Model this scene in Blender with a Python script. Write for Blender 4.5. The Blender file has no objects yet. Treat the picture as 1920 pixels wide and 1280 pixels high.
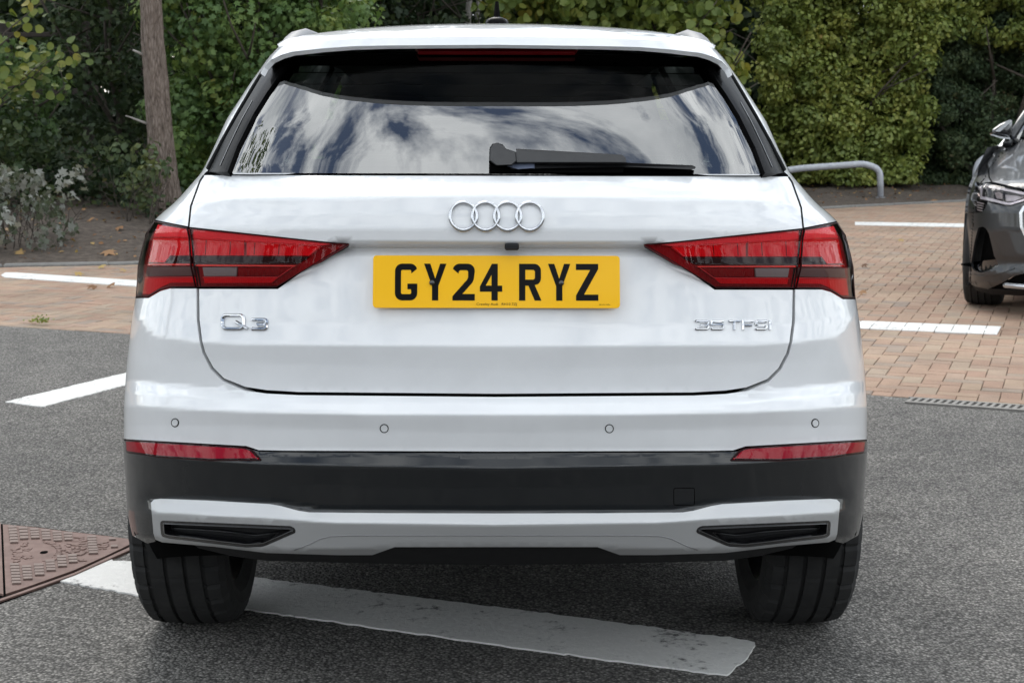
import bpy, bmesh, math, random
import numpy as np
from mathutils import Vector, Matrix, geometry
random.seed(7); RNG = np.random.default_rng(7)
D2R = math.radians
SC = bpy.context.scene

# ------------------------------------------------------------------ camera, light, exposure
F, PITCH, CAMH, CAMD = 2850.0, D2R(8.5), 1.36, 3.15      # focal length in px of a 1920 px wide picture
YAW, ROLL, AX = math.atan(29.5/2850.0), D2R(0.16), 930.5
cam_d = bpy.data.cameras.new("camera"); cam = bpy.data.objects.new("camera", cam_d)
SC.collection.objects.link(cam); SC.camera = cam
cam_d.sensor_width = 36; cam_d.lens = F/1920*36; cam_d.clip_end = 900; cam_d.clip_start = 0.05
cam.location = (0, -CAMD, CAMH)
CAM_ROT = Matrix.Rotation(-YAW, 3, 'Z') @ Matrix.Rotation(math.pi/2-PITCH, 3, 'X') @ Matrix.Rotation(ROLL, 3, 'Z')
cam.rotation_euler = CAM_ROT.to_euler()
cam_d.dof.use_dof = True; cam_d.dof.focus_distance = 3.3; cam_d.dof.aperture_fstop = 16.0

SUN_EL, SUN_AZ = D2R(44), D2R(-14)                        # azimuth clockwise from +Y (away from the camera)
world = bpy.data.worlds.new("World"); SC.world = world; world.use_nodes = True
nt = world.node_tree; nt.nodes.clear()
def N(t, **k):
    n = nt.nodes.new(t)
    for a, b in k.items(): setattr(n, a, b)
    return n
sky = N('ShaderNodeTexSky', sky_type='NISHITA', sun_disc=False, sun_elevation=SUN_EL, sun_rotation=SUN_AZ)
tc = N('ShaderNodeTexCoord'); sep = N('ShaderNodeSeparateXYZ'); nt.links.new(tc.outputs['Generated'], sep.inputs[0])
zz = N('ShaderNodeMath', operation='MAXIMUM'); zz.inputs[1].default_value = 0.0; nt.links.new(sep.outputs[2], zz.inputs[0])
za = N('ShaderNodeMath', operation='ADD'); za.inputs[1].default_value = 0.22; nt.links.new(zz.outputs[0], za.inputs[0])
cmb = N('ShaderNodeCombineXYZ')
for i in (0, 1):
    dv = N('ShaderNodeMath', operation='DIVIDE'); nt.links.new(sep.outputs[i], dv.inputs[0]); nt.links.new(za.outputs[0], dv.inputs[1])
    nt.links.new(dv.outputs[0], cmb.inputs[i])
noi = N('ShaderNodeTexNoise'); noi.inputs['Scale'].default_value = 5.2; noi.inputs['Detail'].default_value = 9; noi.inputs['Roughness'].default_value = .6
noi.inputs['Distortion'].default_value = .5
mp = N('ShaderNodeMapping'); mp.inputs['Location'].default_value = (3.1, 1.7, 0.4); nt.links.new(cmb.outputs[0], mp.inputs[0]); nt.links.new(mp.outputs[0], noi.inputs['Vector'])
rmp = N('ShaderNodeValToRGB'); rmp.color_ramp.elements[0].position = .41; rmp.color_ramp.elements[1].position = .53
nt.links.new(noi.outputs['Fac'], rmp.inputs[0])
noi2 = N('ShaderNodeTexNoise'); noi2.inputs['Scale'].default_value = 3.4; noi2.inputs['Detail'].default_value = 5; nt.links.new(mp.outputs[0], noi2.inputs['Vector'])
rm2 = N('ShaderNodeValToRGB'); rm2.color_ramp.elements[0].position = .3; rm2.color_ramp.elements[1].position = .7
rm2.color_ramp.elements[0].color = (7.6, 8.2, 8.8, 1); rm2.color_ramp.elements[1].color = (19.5, 20.1, 20.2, 1)
nt.links.new(noi2.outputs['Fac'], rm2.inputs[0])
mix = N('ShaderNodeMix', data_type='RGBA'); nt.links.new(rmp.outputs[0], mix.inputs[0]); nt.links.new(sky.outputs[0], mix.inputs[6]); nt.links.new(rm2.outputs[0], mix.inputs[7])
bg = N('ShaderNodeBackground'); bg.inputs[1].default_value = 0.10; nt.links.new(mix.outputs[2], bg.inputs[0])
wo = N('ShaderNodeOutputWorld'); nt.links.new(bg.outputs[0], wo.inputs[0])
sl = bpy.data.lights.new("sun", 'SUN'); sl.energy = 1.0; sl.angle = D2R(30); sl.color = (1, .95, .88)
so = bpy.data.objects.new("sun", sl); SC.collection.objects.link(so)
sd = Vector((math.sin(SUN_AZ)*math.cos(SUN_EL), math.cos(SUN_AZ)*math.cos(SUN_EL), math.sin(SUN_EL)))
so.rotation_euler = (-sd).to_track_quat('-Z', 'Y').to_euler(); so.location = sd*40
SC.view_settings.view_transform = 'Standard'; SC.view_settings.look = 'None'
SC.view_settings.gamma = 1; SC.view_settings.use_curve_mapping = False; SC.view_settings.exposure = 0.52
SC.render.engine = 'CYCLES'
SC.cycles.max_bounces = 7; SC.cycles.transparent_max_bounces = 10; SC.cycles.use_denoising = True
SC.cycles.sample_clamp_indirect = 6

# ------------------------------------------------------------------ helpers
def unproj(ur, v, Y):
    """picture offset from the car axis (px), picture row, distance plane y=Y -> points (camera without yaw/roll)"""
    ur, v, Y = np.broadcast_arrays(np.asarray(ur, float), np.asarray(v, float), np.asarray(Y, float))
    b = (v-640)/F
    dy = math.cos(PITCH)-b*math.sin(PITCH); dz = -math.sin(PITCH)-b*math.cos(PITCH)
    s = (Y+CAMD)/dy
    return np.stack([ur/F*s, Y, CAMH+dz*s], -1)
def ray(u, v):
    return CAM_ROT @ Vector(((u-960)/F, -(v-640)/F, -1))
def gp(u, v, z=0.0):
    d = ray(u, v); s = (z-CAMH)/d.z
    return Vector((d.x*s, d.y*s-CAMD, z))
def at(u, v, y):
    d = ray(u, v); s = (y+CAMD)/d.y
    return Vector((d.x*s, y, CAMH+d.z*s))
def link(o, parent=None):
    SC.collection.objects.link(o)
    if parent is not None: o.parent = parent
    return o
def tag(o, label=None, cat=None, group=None, kind=None):
    if label: o['label'] = label
    if cat: o['category'] = cat
    if group: o['group'] = group
    if kind: o['kind'] = kind
    return o
def empty(name, loc=(0, 0, 0), **k):
    o = bpy.data.objects.new(name, None); o.location = loc; o.empty_display_size = .2
    link(o); return tag(o, **k)
def mesh_obj(name, verts, faces, mat=None, parent=None, smooth=False, normals=None, local=None):
    me = bpy.data.meshes.new(name)
    if local is None and parent is not None and parent.parent is None: local = parent.location
    V_ = np.asarray(verts, float).reshape(-1, 3)
    base = parent
    while base is not None and base.parent is not None: base = base.parent
    if base is not None: V_ = V_-np.array(base.location)
    me.from_pydata(V_.tolist(), [], [list(map(int, f)) for f in faces])
    if mat is not None: me.materials.append(mat)
    if smooth or normals is not None: me.polygons.foreach_set('use_smooth', [True]*len(me.polygons))
    me.update()
    if normals is not None: me.normals_split_custom_set_from_vertices([tuple(n) for n in normals])
    o = bpy.data.objects.new(name, me); return link(o, parent)
class MB:
    """collects simple shapes, then becomes one mesh object"""
    def __init__(s): s.v, s.f = [], []
    def add(s, vs, fs):
        b = len(s.v); s.v += [tuple(p) for p in vs]; s.f += [[i+b for i in f] for f in fs]; return s
    def box(s, c, size, rot=None, ch=0):
        x, y, z = [q/2 for q in size]; c = Vector(c)
        if ch:
            vs, fs = chamfer_box(size, ch)
        else:
            vs = [Vector((a*x, b*y, d*z)) for d in (-1, 1) for b in (-1, 1) for a in (-1, 1)]
            fs = [(0, 2, 3, 1), (4, 5, 7, 6), (0, 1, 5, 4), (2, 6, 7, 3), (0, 4, 6, 2), (1, 3, 7, 5)]
        if rot is not None: vs = [rot @ p for p in vs]
        return s.add([c+p for p in vs], fs)
    def tube(s, pts, r, seg=10, cap=True, sx=1.0):
        pts = [Vector(p) for p in pts]; n = len(pts)
        rr = r if isinstance(r, (list, tuple)) else [r]*n
        vs, fs, ref = [], [], None
        for i, p in enumerate(pts):
            t = (pts[min(i+1, n-1)]-pts[max(i-1, 0)]).normalized()
            if ref is None: ref = t.orthogonal().normalized()
            ref = (ref-t*ref.dot(t)).normalized(); b = t.cross(ref)
            for k in range(seg):
                a = 2*math.pi*k/seg
                vs.append(p+(ref*math.cos(a)+b*math.sin(a)*sx)*rr[i])
        for i in range(n-1):
            for k in range(seg):
                k2 = (k+1) % seg
                fs.append((i*seg+k, i*seg+k2, (i+1)*seg+k2, (i+1)*seg+k))
        if cap: fs += [tuple(range(seg))[::-1], tuple(range((n-1)*seg, n*seg))]
        return s.add(vs, fs)
    def loft(s, rings, closed=True, cap=False):
        n = len(rings[0]); vs = [p for r in rings for p in r]; fs = []
        for i in range(len(rings)-1):
            for k in range(n if closed else n-1):
                k2 = (k+1) % n
                fs.append((i*n+k, i*n+k2, (i+1)*n+k2, (i+1)*n+k))
        if cap: fs += [tuple(range(n))[::-1], tuple(range((len(rings)-1)*n, len(rings)*n))]
        return s.add(vs, fs)
    def build(s, name, mat, parent=None, smooth=False): return mesh_obj(name, s.v, s.f, mat, parent, smooth)
def chamfer_box(size, ch):
    bm = bmesh.new(); bmesh.ops.create_cube(bm, size=1)
    bmesh.ops.scale(bm, vec=size, verts=bm.verts)
    bmesh.ops.bevel(bm, geom=list(bm.edges), offset=ch, segments=1, affect='EDGES')
    vs = [v.co.copy() for v in bm.verts]; fs = [[v.index for v in f.verts] for f in bm.faces]; bm.free(); return vs, fs

# ------------------------------------------------------------------ materials
def mat(name, col, rough=.5, metal=0., coat=0., spec=.5, coatr=.03, emit=None):
    m = bpy.data.materials.new(name); m.use_nodes = True
    b = m.node_tree.nodes['Principled BSDF']
    b.inputs['Base Color'].default_value = (*col, 1); b.inputs['Roughness'].default_value = rough
    b.inputs['Metallic'].default_value = metal; b.inputs['Coat Weight'].default_value = coat
    b.inputs['Coat Roughness'].default_value = coatr; b.inputs['Specular IOR Level'].default_value = spec
    return m
class NT:
    def __init__(s, m): s.m, s.t = m, m.node_tree; s.b = s.t.nodes['Principled BSDF']
    def n(s, t, **k):
        n = s.t.nodes.new(t)
        for a, b in k.items():
            if a in n.inputs: n.inputs[a].default_value = b
            else: setattr(n, a, b)
        return n
    def l(s, a, b): s.t.links.new(a, b)
    def noise(s, scale, detail=4, rough=.5, vec=None):
        n = s.n('ShaderNodeTexNoise'); n.inputs['Scale'].default_value = scale; n.inputs['Detail'].default_value = detail; n.inputs['Roughness'].default_value = rough
        if vec is not None: s.l(vec, n.inputs['Vector'])
        return n.outputs['Fac']
    def ramp(s, fac, stops):
        r = s.n('ShaderNodeValToRGB'); e = r.color_ramp.elements
        while len(e) < len(stops): e.new(.5)
        for q, (p, c) in zip(e, stops):
            q.position = p; q.color = (*c, 1) if len(c) == 3 else c
        s.l(fac, r.inputs[0]); return r.outputs[0]
    def mixc(s, fac, a, b, mode='MIX'):
        m = s.n('ShaderNodeMix', data_type='RGBA', blend_type=mode)
        for q, i in ((fac, 0), (a, 6), (b, 7)):
            if isinstance(q, (int, float)): m.inputs[i].default_value = q
            elif isinstance(q, tuple): m.inputs[i].default_value = (*q, 1)
            else: s.l(q, m.inputs[i])
        return m.outputs[2]
    def obj(s): return s.n('ShaderNodeTexCoord').outputs['Object']
    def pos(s): return s.n('ShaderNodeNewGeometry').outputs['Position']
    def bump(s, h, strength=.3, dist=.005, normal=None):
        b = s.n('ShaderNodeBump'); b.inputs['Strength'].default_value = strength; b.inputs['Distance'].default_value = dist
        s.l(h, b.inputs['Height'])
        if normal is not None: s.l(normal, b.inputs['Normal'])
        return b.outputs[0]
def grainy(name, stops, scale, rough=.8, bump=.3, bscale=None, dist=.004, detail=6, **k):
    m = mat(name, (1, 1, 1), rough, **k); t = NT(m); p = t.pos()
    t.l(t.ramp(t.noise(scale, detail, .6, p), stops), t.b.inputs['Base Color'])
    if bump: t.l(t.bump(t.noise(bscale or scale*2, 4, .6, p), bump, dist), t.b.inputs['Normal'])
    return m
def glassy(name, tint, ior=1.6, rough=0.0):
    m = bpy.data.materials.new(name); m.use_nodes = True; t = m.node_tree; t.nodes.clear()
    tr = t.nodes.new('ShaderNodeBsdfTransparent'); tr.inputs[0].default_value = (*tint, 1)
    gl = t.nodes.new('ShaderNodeBsdfGlossy'); gl.inputs['Roughness'].default_value = rough
    fr = t.nodes.new('ShaderNodeFresnel'); fr.inputs[0].default_value = ior
    mx = t.nodes.new('ShaderNodeMixShader'); o = t.nodes.new('ShaderNodeOutputMaterial')
    t.links.new(fr.outputs[0], mx.inputs[0]); t.links.new(tr.outputs[0], mx.inputs[1]); t.links.new(gl.outputs[0], mx.inputs[2])
    t.links.new(mx.outputs[0], o.inputs[0]); return m
M = {}
def paint(name, col, metal=0., rough=.35, flake=0., peel=.0022):
    m = mat(name, col, rough, metal, 1.0); t = NT(m); p = t.obj()
    # faint orange peel in the clear coat
    t.l(t.bump(t.noise(70, 2, .5, p), peel, .002), t.b.inputs['Coat Normal'])
    t.b.inputs['Coat IOR'].default_value = 1.52
    d = t.noise(9, 5, .6, p)
    t.l(t.ramp(d, [(.3, tuple(c*.95 for c in col)), (.6, col)]), t.b.inputs['Base Color'])
    if flake:
        v = t.n('ShaderNodeTexVoronoi'); v.inputs['Scale'].default_value = 900; t.l(p, v.inputs['Vector'])
        t.l(t.mixc(flake, col, v.outputs['Color'], 'OVERLAY'), t.b.inputs['Base Color'])
    return m
M['white'] = paint('white_paint', (.80, .81, .825))
M['dark_gloss'] = paint('dark_grey_gloss', (.011, .0125, .014), rough=.4, peel=.001); M['dark_gloss'].node_tree.nodes['Principled BSDF'].inputs['Coat Roughness'].default_value = .09; M['dark_gloss'].node_tree.nodes['Principled BSDF'].inputs['Specular IOR Level'].default_value = .05
M['silver'] = mat('satin_silver_paint', (.52, .525, .53), .34, .45, 0.1, coatr=.2)
M['piano'] = mat('piano_black', (.006, .006, .007), .12, 0, 1)
M['rail'] = mat('roof_rail_aluminium', (.20, .205, .215), .5, 0.1)
M['blade'] = mat('gloss_black_blade', (.003, .003, .0032), .25, 0, .05, .03)
M['plastic'] = grainy('black_plastic', [(.3, (.012, .012, .013)), (.7, (.018, .018, .019))], 40, .6, .12, 900, .0006, spec=.25)
M['plastic_grey'] = grainy('grey_black_plastic', [(.3, (.013, .0135, .015)), (.7, (.020, .0205, .022))], 30, .5, .15, 1200, .0006)
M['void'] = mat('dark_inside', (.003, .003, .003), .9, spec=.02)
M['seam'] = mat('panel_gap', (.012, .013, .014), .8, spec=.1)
M['chrome'] = mat('chrome', (.60, .61, .63), .07, 1)
M['steel'] = mat('brushed_steel', (.55, .56, .58), .28, 1)
M['rubber'] = grainy('tyre_rubber', [(.3, (.009, .009, .0093)), (.75, (.024, .0237, .0232))], 18, .85, .25, 260, .001)
M['glass'] = glassy('rear_window_glass', (.46, .53, .49), 3.2)
M['glass_dark'] = glassy('privacy_glass', (.16, .18, .17), 1.7)
M['screen'] = glassy('windscreen_glass', (.72, .78, .75), 1.5)
M['lens'] = glassy('clear_lens', (1.0, .93, .93), 1.38)
M['cloth'] = grainy('seat_cloth', [(.3, (.012, .012, .013)), (.7, (.02, .02, .022))], 60, .9, .1)
M['lining'] = grainy('grey_cabin_lining', [(.3, (.07, .07, .068)), (.7, (.1, .1, .097))], 40, .9, .1)
def redmat(name, col, rough=.25, lines=0):
    m = mat(name, col, rough, 0, 0, .06); t = NT(m)
    w = t.n('ShaderNodeTexWave'); w.inputs['Scale'].default_value = lines or 60; w.bands_direction = 'X'
    t.l(t.obj(), w.inputs['Vector'])
    t.l(t.bump(w.outputs['Fac'], .25, .002), t.b.inputs['Normal']); return m
M['red_deep'] = redmat('deep_red_lamp', (.26, .003, .006), .4)
M['red'] = redmat('red_lamp_chamber', (.80, .003, .010), .45)
M['red_bright'] = redmat('bright_red_facet', (1.0, .06, .075), .4)
M['red_strip'] = mat('red_light_guide', (1.0, .05, .04), .25, 0, .5)
M['red_black'] = mat('smoked_red_band', (.020, .001, .002), .35, 0, 0, .1)
M['lamp_clear'] = redmat('clear_reverse_lamp', (.30, .29, .29), .25, 160)
M['lamp_smoke'] = redmat('smoked_reflector', (.15, .10, .095), .35, 120)
M['reflector'] = redmat('red_reflector', (.42, .003, .022), .4, 120)

# ------------------------------------------------------------------ curved body surfaces
class Surf:
    def __init__(s, hw, Y, uc=0.0): s.hw, s.Y, s.uc = hw, Y, uc
    def P(s, th, v):
        th = np.clip(th, -1.553, 1.553); t = np.sin(th); h = s.hw(v)
        return unproj(s.uc+t*h, v, s.Y(t, np.abs(t)*h, v))
    def N(s, th, v):
        e, g = .004, .6
        a = s.P(th+e, v)-s.P(th-e, v); b = s.P(th, v+g)-s.P(th, v-g)
        n = np.cross(a, b); n /= np.linalg.norm(n, axis=-1, keepdims=True)+1e-12
        n[n[..., 1] > 0] *= -1
        return n
    def th(s, ur, v):
        return np.arcsin(np.clip((np.asarray(ur, float)-s.uc)/s.hw(v), -.9997, .9997))
    def at(s, ur, v, off=0.0):
        ur, v = np.atleast_1d(np.asarray(ur, float)), np.atleast_1d(np.asarray(v, float)); th = s.th(ur, v)
        return s.P(th, v)+s.N(th, v)*off
    def near(s, ur, v, off=0.0):
        p = s.at(ur, v); d = np.array((0, -CAMD, CAMH))-p
        return p+d/np.linalg.norm(d, axis=-1, keepdims=True)*off
def inside(px, py, loops):
    r = np.zeros(px.shape, bool)
    for lp in loops:
        x, y = lp[:, 0], lp[:, 1]; x2, y2 = np.roll(x, -1), np.roll(y, -1)
        for i in range(len(x)):
            if y[i] == y2[i]: continue
            c = (y[i] > py) != (y2[i] > py)
            r ^= c & (px < (x2[i]-x[i])*(py-y[i])/(y2[i]-y[i])+x[i])
    return r
def area2(p): x, y = p[:, 0], p[:, 1]; return np.sum(x*np.roll(y, -1)-np.roll(x, -1)*y)
def shrink(p, d):
    if area2(p) < 0: p = p[::-1]
    n = len(p); out = []
    for i in range(n):
        a, b, c = p[i-1], p[i], p[(i+1) % n]
        e1, e2 = b-a, c-b; e1 = e1/(np.linalg.norm(e1)+1e-9); e2 = e2/(np.linalg.norm(e2)+1e-9)
        n1, n2 = np.array((-e1[1], e1[0])), np.array((-e2[1], e2[0]))
        m = n1+n2; l = np.linalg.norm(m)
        m = n1 if l < .3 else m/l
        out.append(b+m*d/max(.5, float(m @ n1)))
    return np.array(out)
def rounded(pts, r, n=4):
    """round the corners of a closed outline"""
    p = np.array(pts, float); out = []
    for i in range(len(p)):
        a, b, c = p[i-1], p[i], p[(i+1) % len(p)]
        d1, d2 = a-b, c-b; l1, l2 = np.linalg.norm(d1), np.linalg.norm(d2)
        q = min(r, .45*l1, .45*l2); s, e = b+d1/l1*q, b+d2/l2*q
        for k in range(n+1):
            t = k/n; out.append((1-t)**2*s+2*t*(1-t)*b+t*t*e)
    return np.array(out)
def dens(p, step):
    out = []
    for i in range(len(p)):
        a, b = p[i], p[(i+1) % len(p)]; n = max(1, int(math.ceil(np.linalg.norm(b-a)/step)))
        for k in range(n): out.append(a+(b-a)*k/n)
    return np.array(out)
def panel(name, S, outline, material, parent, holes=(), off=0.0, flange=.012, gap=0.0, dv=8, dth=.06, step=9, rows=(), mirror=False, flange_mat=None, view=False):
    """a sheet of the surface S inside an outline (offset px from the axis, row), with its edges turned in"""
    ol = np.array(outline, float); hs = [np.array(h, float) for h in holes]
    if mirror:
        ol = ol*[-1, 1]; hs = [h*[-1, 1] for h in hs]
    if gap: ol = shrink(ol, gap); hs = [shrink(h, -gap) for h in hs]
    loops = [dens(ol, step)]+[dens(h, step) for h in hs]
    loops = [l if (area2(l) > 0) == (i == 0) else l[::-1] for i, l in enumerate(loops)]
    SX = 420.0
    L2 = [np.stack([S.th(l[:, 0], l[:, 1])*SX, l[:, 1]], 1) for l in loops]
    lo, hi = L2[0].min(0), L2[0].max(0)
    vs = np.unique(np.concatenate([np.arange(lo[1], hi[1], dv), [r for r in rows if lo[1] < r < hi[1]]]))
    ths = np.arange(math.floor(lo[0]/(dth*SX)), math.ceil(hi[0]/(dth*SX))+1)*dth*SX
    gx, gy = np.meshgrid(ths, vs); gx, gy = gx.ravel(), gy.ravel()
    k = inside(gx, gy, L2); gx, gy = gx[k], gy[k]
    allb = np.concatenate(L2)
    if len(gx):
        d = np.full(len(gx), 1e9)
        for b in allb: d = np.minimum(d, (gx-b[0])**2+(gy-b[1])**2)
        k = d > 3.2**2; gx, gy = gx[k], gy[k]
    pts = [Vector(b) for b in allb]+[Vector(q) for q in zip(gx, gy)]
    edges, b0 = [], 0
    for l in L2:
        n = len(l); edges += [(b0+i, b0+(i+1) % n) for i in range(n)]; b0 += n
    co, _e, fa, ov, _1, _2 = geometry.delaunay_2d_cdt(pts, edges, [], 0, 1e-4)
    co = np.array([tuple(c) for c in co]); fa = np.array([list(f) for f in fa if len(f) == 3])
    c = co[fa].mean(1); fa = fa[inside(c[:, 0], c[:, 1], L2)]
    P = S.P(co[:, 0]/SX, co[:, 1]); Nn = S.N(co[:, 0]/SX, co[:, 1]); td = np.array((0, -CAMD, CAMH))-P; P = P+(td/np.linalg.norm(td, axis=1, keepdims=True) if view else Nn)*off
    fn = np.cross(P[fa[:, 1]]-P[fa[:, 0]], P[fa[:, 2]]-P[fa[:, 0]])
    flip = (fn*Nn[fa[:, 0]]).sum(1) < 0
    fa[flip] = fa[flip][:, ::-1]
    V_, NN, FF = [tuple(p) for p in P], [tuple(n) for n in Nn], [tuple(f) for f in fa]
    if flange:
        idx = {}
        for i, o in enumerate(ov):
            for q in o: idx[q] = i
        b0 = 0
        nf0 = len(FF)
        for l in L2:
            n = len(l); ring = [idx.get(b0+i, b0+i) for i in range(n)]; b0 += n
            for i in range(n):
                a, b = ring[i], ring[(i+1) % n]
                if a == b: continue
                pa, pb, na, nb = P[a], P[b], Nn[a], Nn[b]
                lat = np.cross(pb-pa, na+nb); lat = lat/(np.linalg.norm(lat)+1e-12)
                m = .5*(P[a]+P[b])
                q = len(V_)
                V_ += [tuple(pa), tuple(pb), tuple(pb-nb*flange), tuple(pa-na*flange)]
                NN += [tuple(lat)]*4
                FF.append((q, q+3, q+2, q+1))
    o = mesh_obj(name, V_, FF, material, parent, normals=NN)
    if flange and flange_mat is not None:
        o.data.materials.append(flange_mat)
        idxs = np.zeros(len(o.data.polygons), np.int32); idxs[nf0:] = 1; o.data.polygons.foreach_set('material_index', idxs)
    return o
def both(name, S, outline, material, parent, **k):
    return [panel(name, S, outline, material, parent, mirror=m, **k) for m in (False, True)]
def ribbon(name, S, strokes, w, h, material, parent, base=0.0, bev=.3, step=6, closed=False, view=False):
    """raised strokes of width w px and height h m lying on the surface S"""
    m = MB(); NNs = []
    for st in strokes:
        p = np.array(st, float); n0 = len(p); q = []
        for i in range(n0 if closed else n0-1):
            a, b = p[i], p[(i+1) % n0]; n = max(1, int(math.ceil(np.linalg.norm(b-a)/step)))
            q += [a+(b-a)*k/n for k in range(n)]
        if not closed: q.append(p[-1])
        p = np.array(q); n = len(p)
        t = (np.roll(p, -1, 0)-np.roll(p, 1, 0)) if closed else np.gradient(p, axis=0)
        e1 = np.diff(np.vstack([p[-1:] if closed else 2*p[:1]-p[1:2], p]), axis=0); e2 = np.diff(np.vstack([p, p[:1] if closed else 2*p[-1:]-p[-2:-1]]), axis=0)
        e1 /= np.linalg.norm(e1, axis=1, keepdims=True)+1e-9; e2 /= np.linalg.norm(e2, axis=1, keepdims=True)+1e-9
        t = e1+e2; t /= np.linalg.norm(t, axis=1, keepdims=True)+1e-9
        nn = np.stack([-t[:, 1], t[:, 0]], 1); sc = 1/np.maximum(.55, (t*e1).sum(1))
        rings = []
        prof = [(-.5, -.002), (-.5, h*.45), (-.5+bev, h), (.5-bev, h), (.5, h*.45), (.5, -.002)]
        cols = [(S.near if view else S.at)(*(p+nn*(w*a*sc)[:, None]).T, off=base+b) for a, b in prof]
        rings = [[tuple(c[i]) for c in cols] for i in range(n)]
        if closed: rings.append(rings[0])
        m.loft(rings, closed=False, cap=False)
        if not closed:
            m.add(rings[0], [tuple(range(6))]); m.add(rings[-1], [tuple(range(6))[::-1]])
    return m.build(name, material, parent)


# ------------------------------------------------------------------ ground: asphalt, block paving, kerb, planting bed
def asphalt_mat():
    m = mat('asphalt', (.1, .1, .1), .85, spec=.3); t = NT(m); p = t.pos()
    v = t.n('ShaderNodeTexVoronoi'); v.inputs['Scale'].default_value = 130; v.inputs['Randomness'].default_value = 1; t.l(p, v.inputs['Vector'])
    sx = t.n('ShaderNodeSeparateColor'); t.l(v.outputs['Color'], sx.inputs[0])
    st = t.ramp(sx.outputs[0], [(0, (.125, .121, .115)), (.4, (.19, .184, .176)), (.75, (.255, .247, .237)), (1, (.40, .385, .367))])
    gap = t.ramp(v.outputs['Distance'], [(.3, (1, 1, 1)), (.72, (.34, .34, .34))])
    c = t.mixc(1.0, st, gap, 'MULTIPLY')
    big = t.mixc(1.0, t.ramp(t.noise(.55, 6, .65, p), [(.3, (.74, .735, .73)), (.7, (1.13, 1.115, 1.09))]), t.ramp(t.noise(4.5, 6, .7, p), [(.3, (.80, .80, .80)), (.62, (1.08, 1.075, 1.06))]), 'MULTIPLY')
    stain = t.ramp(t.noise(1.9, 3, .45, p), [(.235, (.55, .54, .53)), (.30, (1, 1, 1))]); big = t.mixc(1.0, big, stain, 'MULTIPLY')
    t.l(t.mixc(1.0, c, big, 'MULTIPLY'), t.b.inputs['Base Color'])
    inv = t.n('ShaderNodeMath', operation='SUBTRACT'); inv.inputs[0].default_value = 1; t.l(v.outputs['Distance'], inv.inputs[1])
    n1 = t.bump(inv.outputs[0], .6, .007); n2 = t.bump(t.noise(330, 3, .6, p), .35, .002, n1); t.l(n2, t.b.inputs['Normal'])
    return m
M['asphalt'] = asphalt_mat()
M['sand'] = grainy('joint_sand', [(.3, (.055, .045, .036)), (.7, (.10, .085, .068))], 60, .95, .4)
def paver_mat(name, attr):
    m = mat(name, (1, 1, 1), .85, spec=.3); t = NT(m); p = t.pos()
    if attr: a = t.n('ShaderNodeAttribute', attribute_name='tint').outputs['Fac']
    else: a = t.n('ShaderNodeObjectInfo').outputs['Random']
    c = t.ramp(a, [(0, (.335, .22, .165)), (.22, (.37, .255, .19)), (.45, (.385, .285, .21)), (.62, (.345, .245, .19)), (.8, (.365, .285, .215)), (1, (.285, .23, .195))])
    g = t.ramp(t.noise(220, 4, .7, p), [(.25, (.55, .52, .50)), (.5, (1, 1, 1)), (.8, (1.35, 1.32, 1.28))])
    c = t.mixc(1.0, c, g, 'MULTIPLY')
    d = t.ramp(t.noise(1.3, 6, .65, p), [(.32, (.72, .72, .70)), (.6, (1.05, 1.04, 1.02))])
    t.l(t.mixc(1.0, c, d, 'MULTIPLY'), t.b.inputs['Base Color'])
    t.l(t.bump(t.noise(260, 4, .6, p), .45, .002), t.b.inputs['Normal']); return m
M['paver'], M['paver_j'] = paver_mat('block_paver', False), paver_mat('block_paver_far', True)
def marking(name, col, wear):
    m = mat(name, col, .7, spec=.3); t = NT(m); p = t.pos()
    n = t.noise(38, 6, .7, p); n2 = t.noise(5, 4, .6, p)
    ad = t.n('ShaderNodeMath', operation='ADD'); t.l(n, ad.inputs[0]); t.l(n2, ad.inputs[1])
    c = t.ramp(ad.outputs[0], [(.72, (.15, .145, .14)), (.80+wear, tuple(q*.82 for q in col)), (1.1, col), (1.4, tuple(q*.9 for q in col))])
    t.l(c, t.b.inputs['Base Color']); t.l(t.bump(t.noise(34, 8, .75, p), .8, .008), t.b.inputs['Normal']); return m
M['line'] = marking('white_road_paint', (.80, .79, .76), .05)
M['line2'] = marking('white_bay_paint', (.80, .80, .78), .02)
M['soil'] = grainy('bare_soil', [(.25, (.042, .032, .024)), (.5, (.085, .066, .052)), (.75, (.15, .12, .097))], 14, .95, .8, 60, .02, 8)
M['stone'] = grainy('kerb_concrete', [(.3, (.15, .146, .138)), (.7, (.22, .213, .20))], 25, .9, .4, 200, .002)
M['iron'] = grainy('rusty_cast_iron', [(.25, (.115, .066, .053)), (.5, (.17, .100, .082)), (.8, (.225, .147, .125))], 16, .7, .35, 300, .001)
M['iron_worn'] = grainy('worn_cast_iron_top', [(.3, (.14, .093, .077)), (.7, (.205, .145, .124))], 60, .6, .2, 300, .001)
M['galv'] = grainy('dusty_galvanised_steel', [(.3, (.19, .18, .165)), (.7, (.29, .275, .255))], 30, .6, .25, 200, .001, metal=.3)
M['earth'] = mat('far_ground', (.05, .05, .035), .95)

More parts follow.
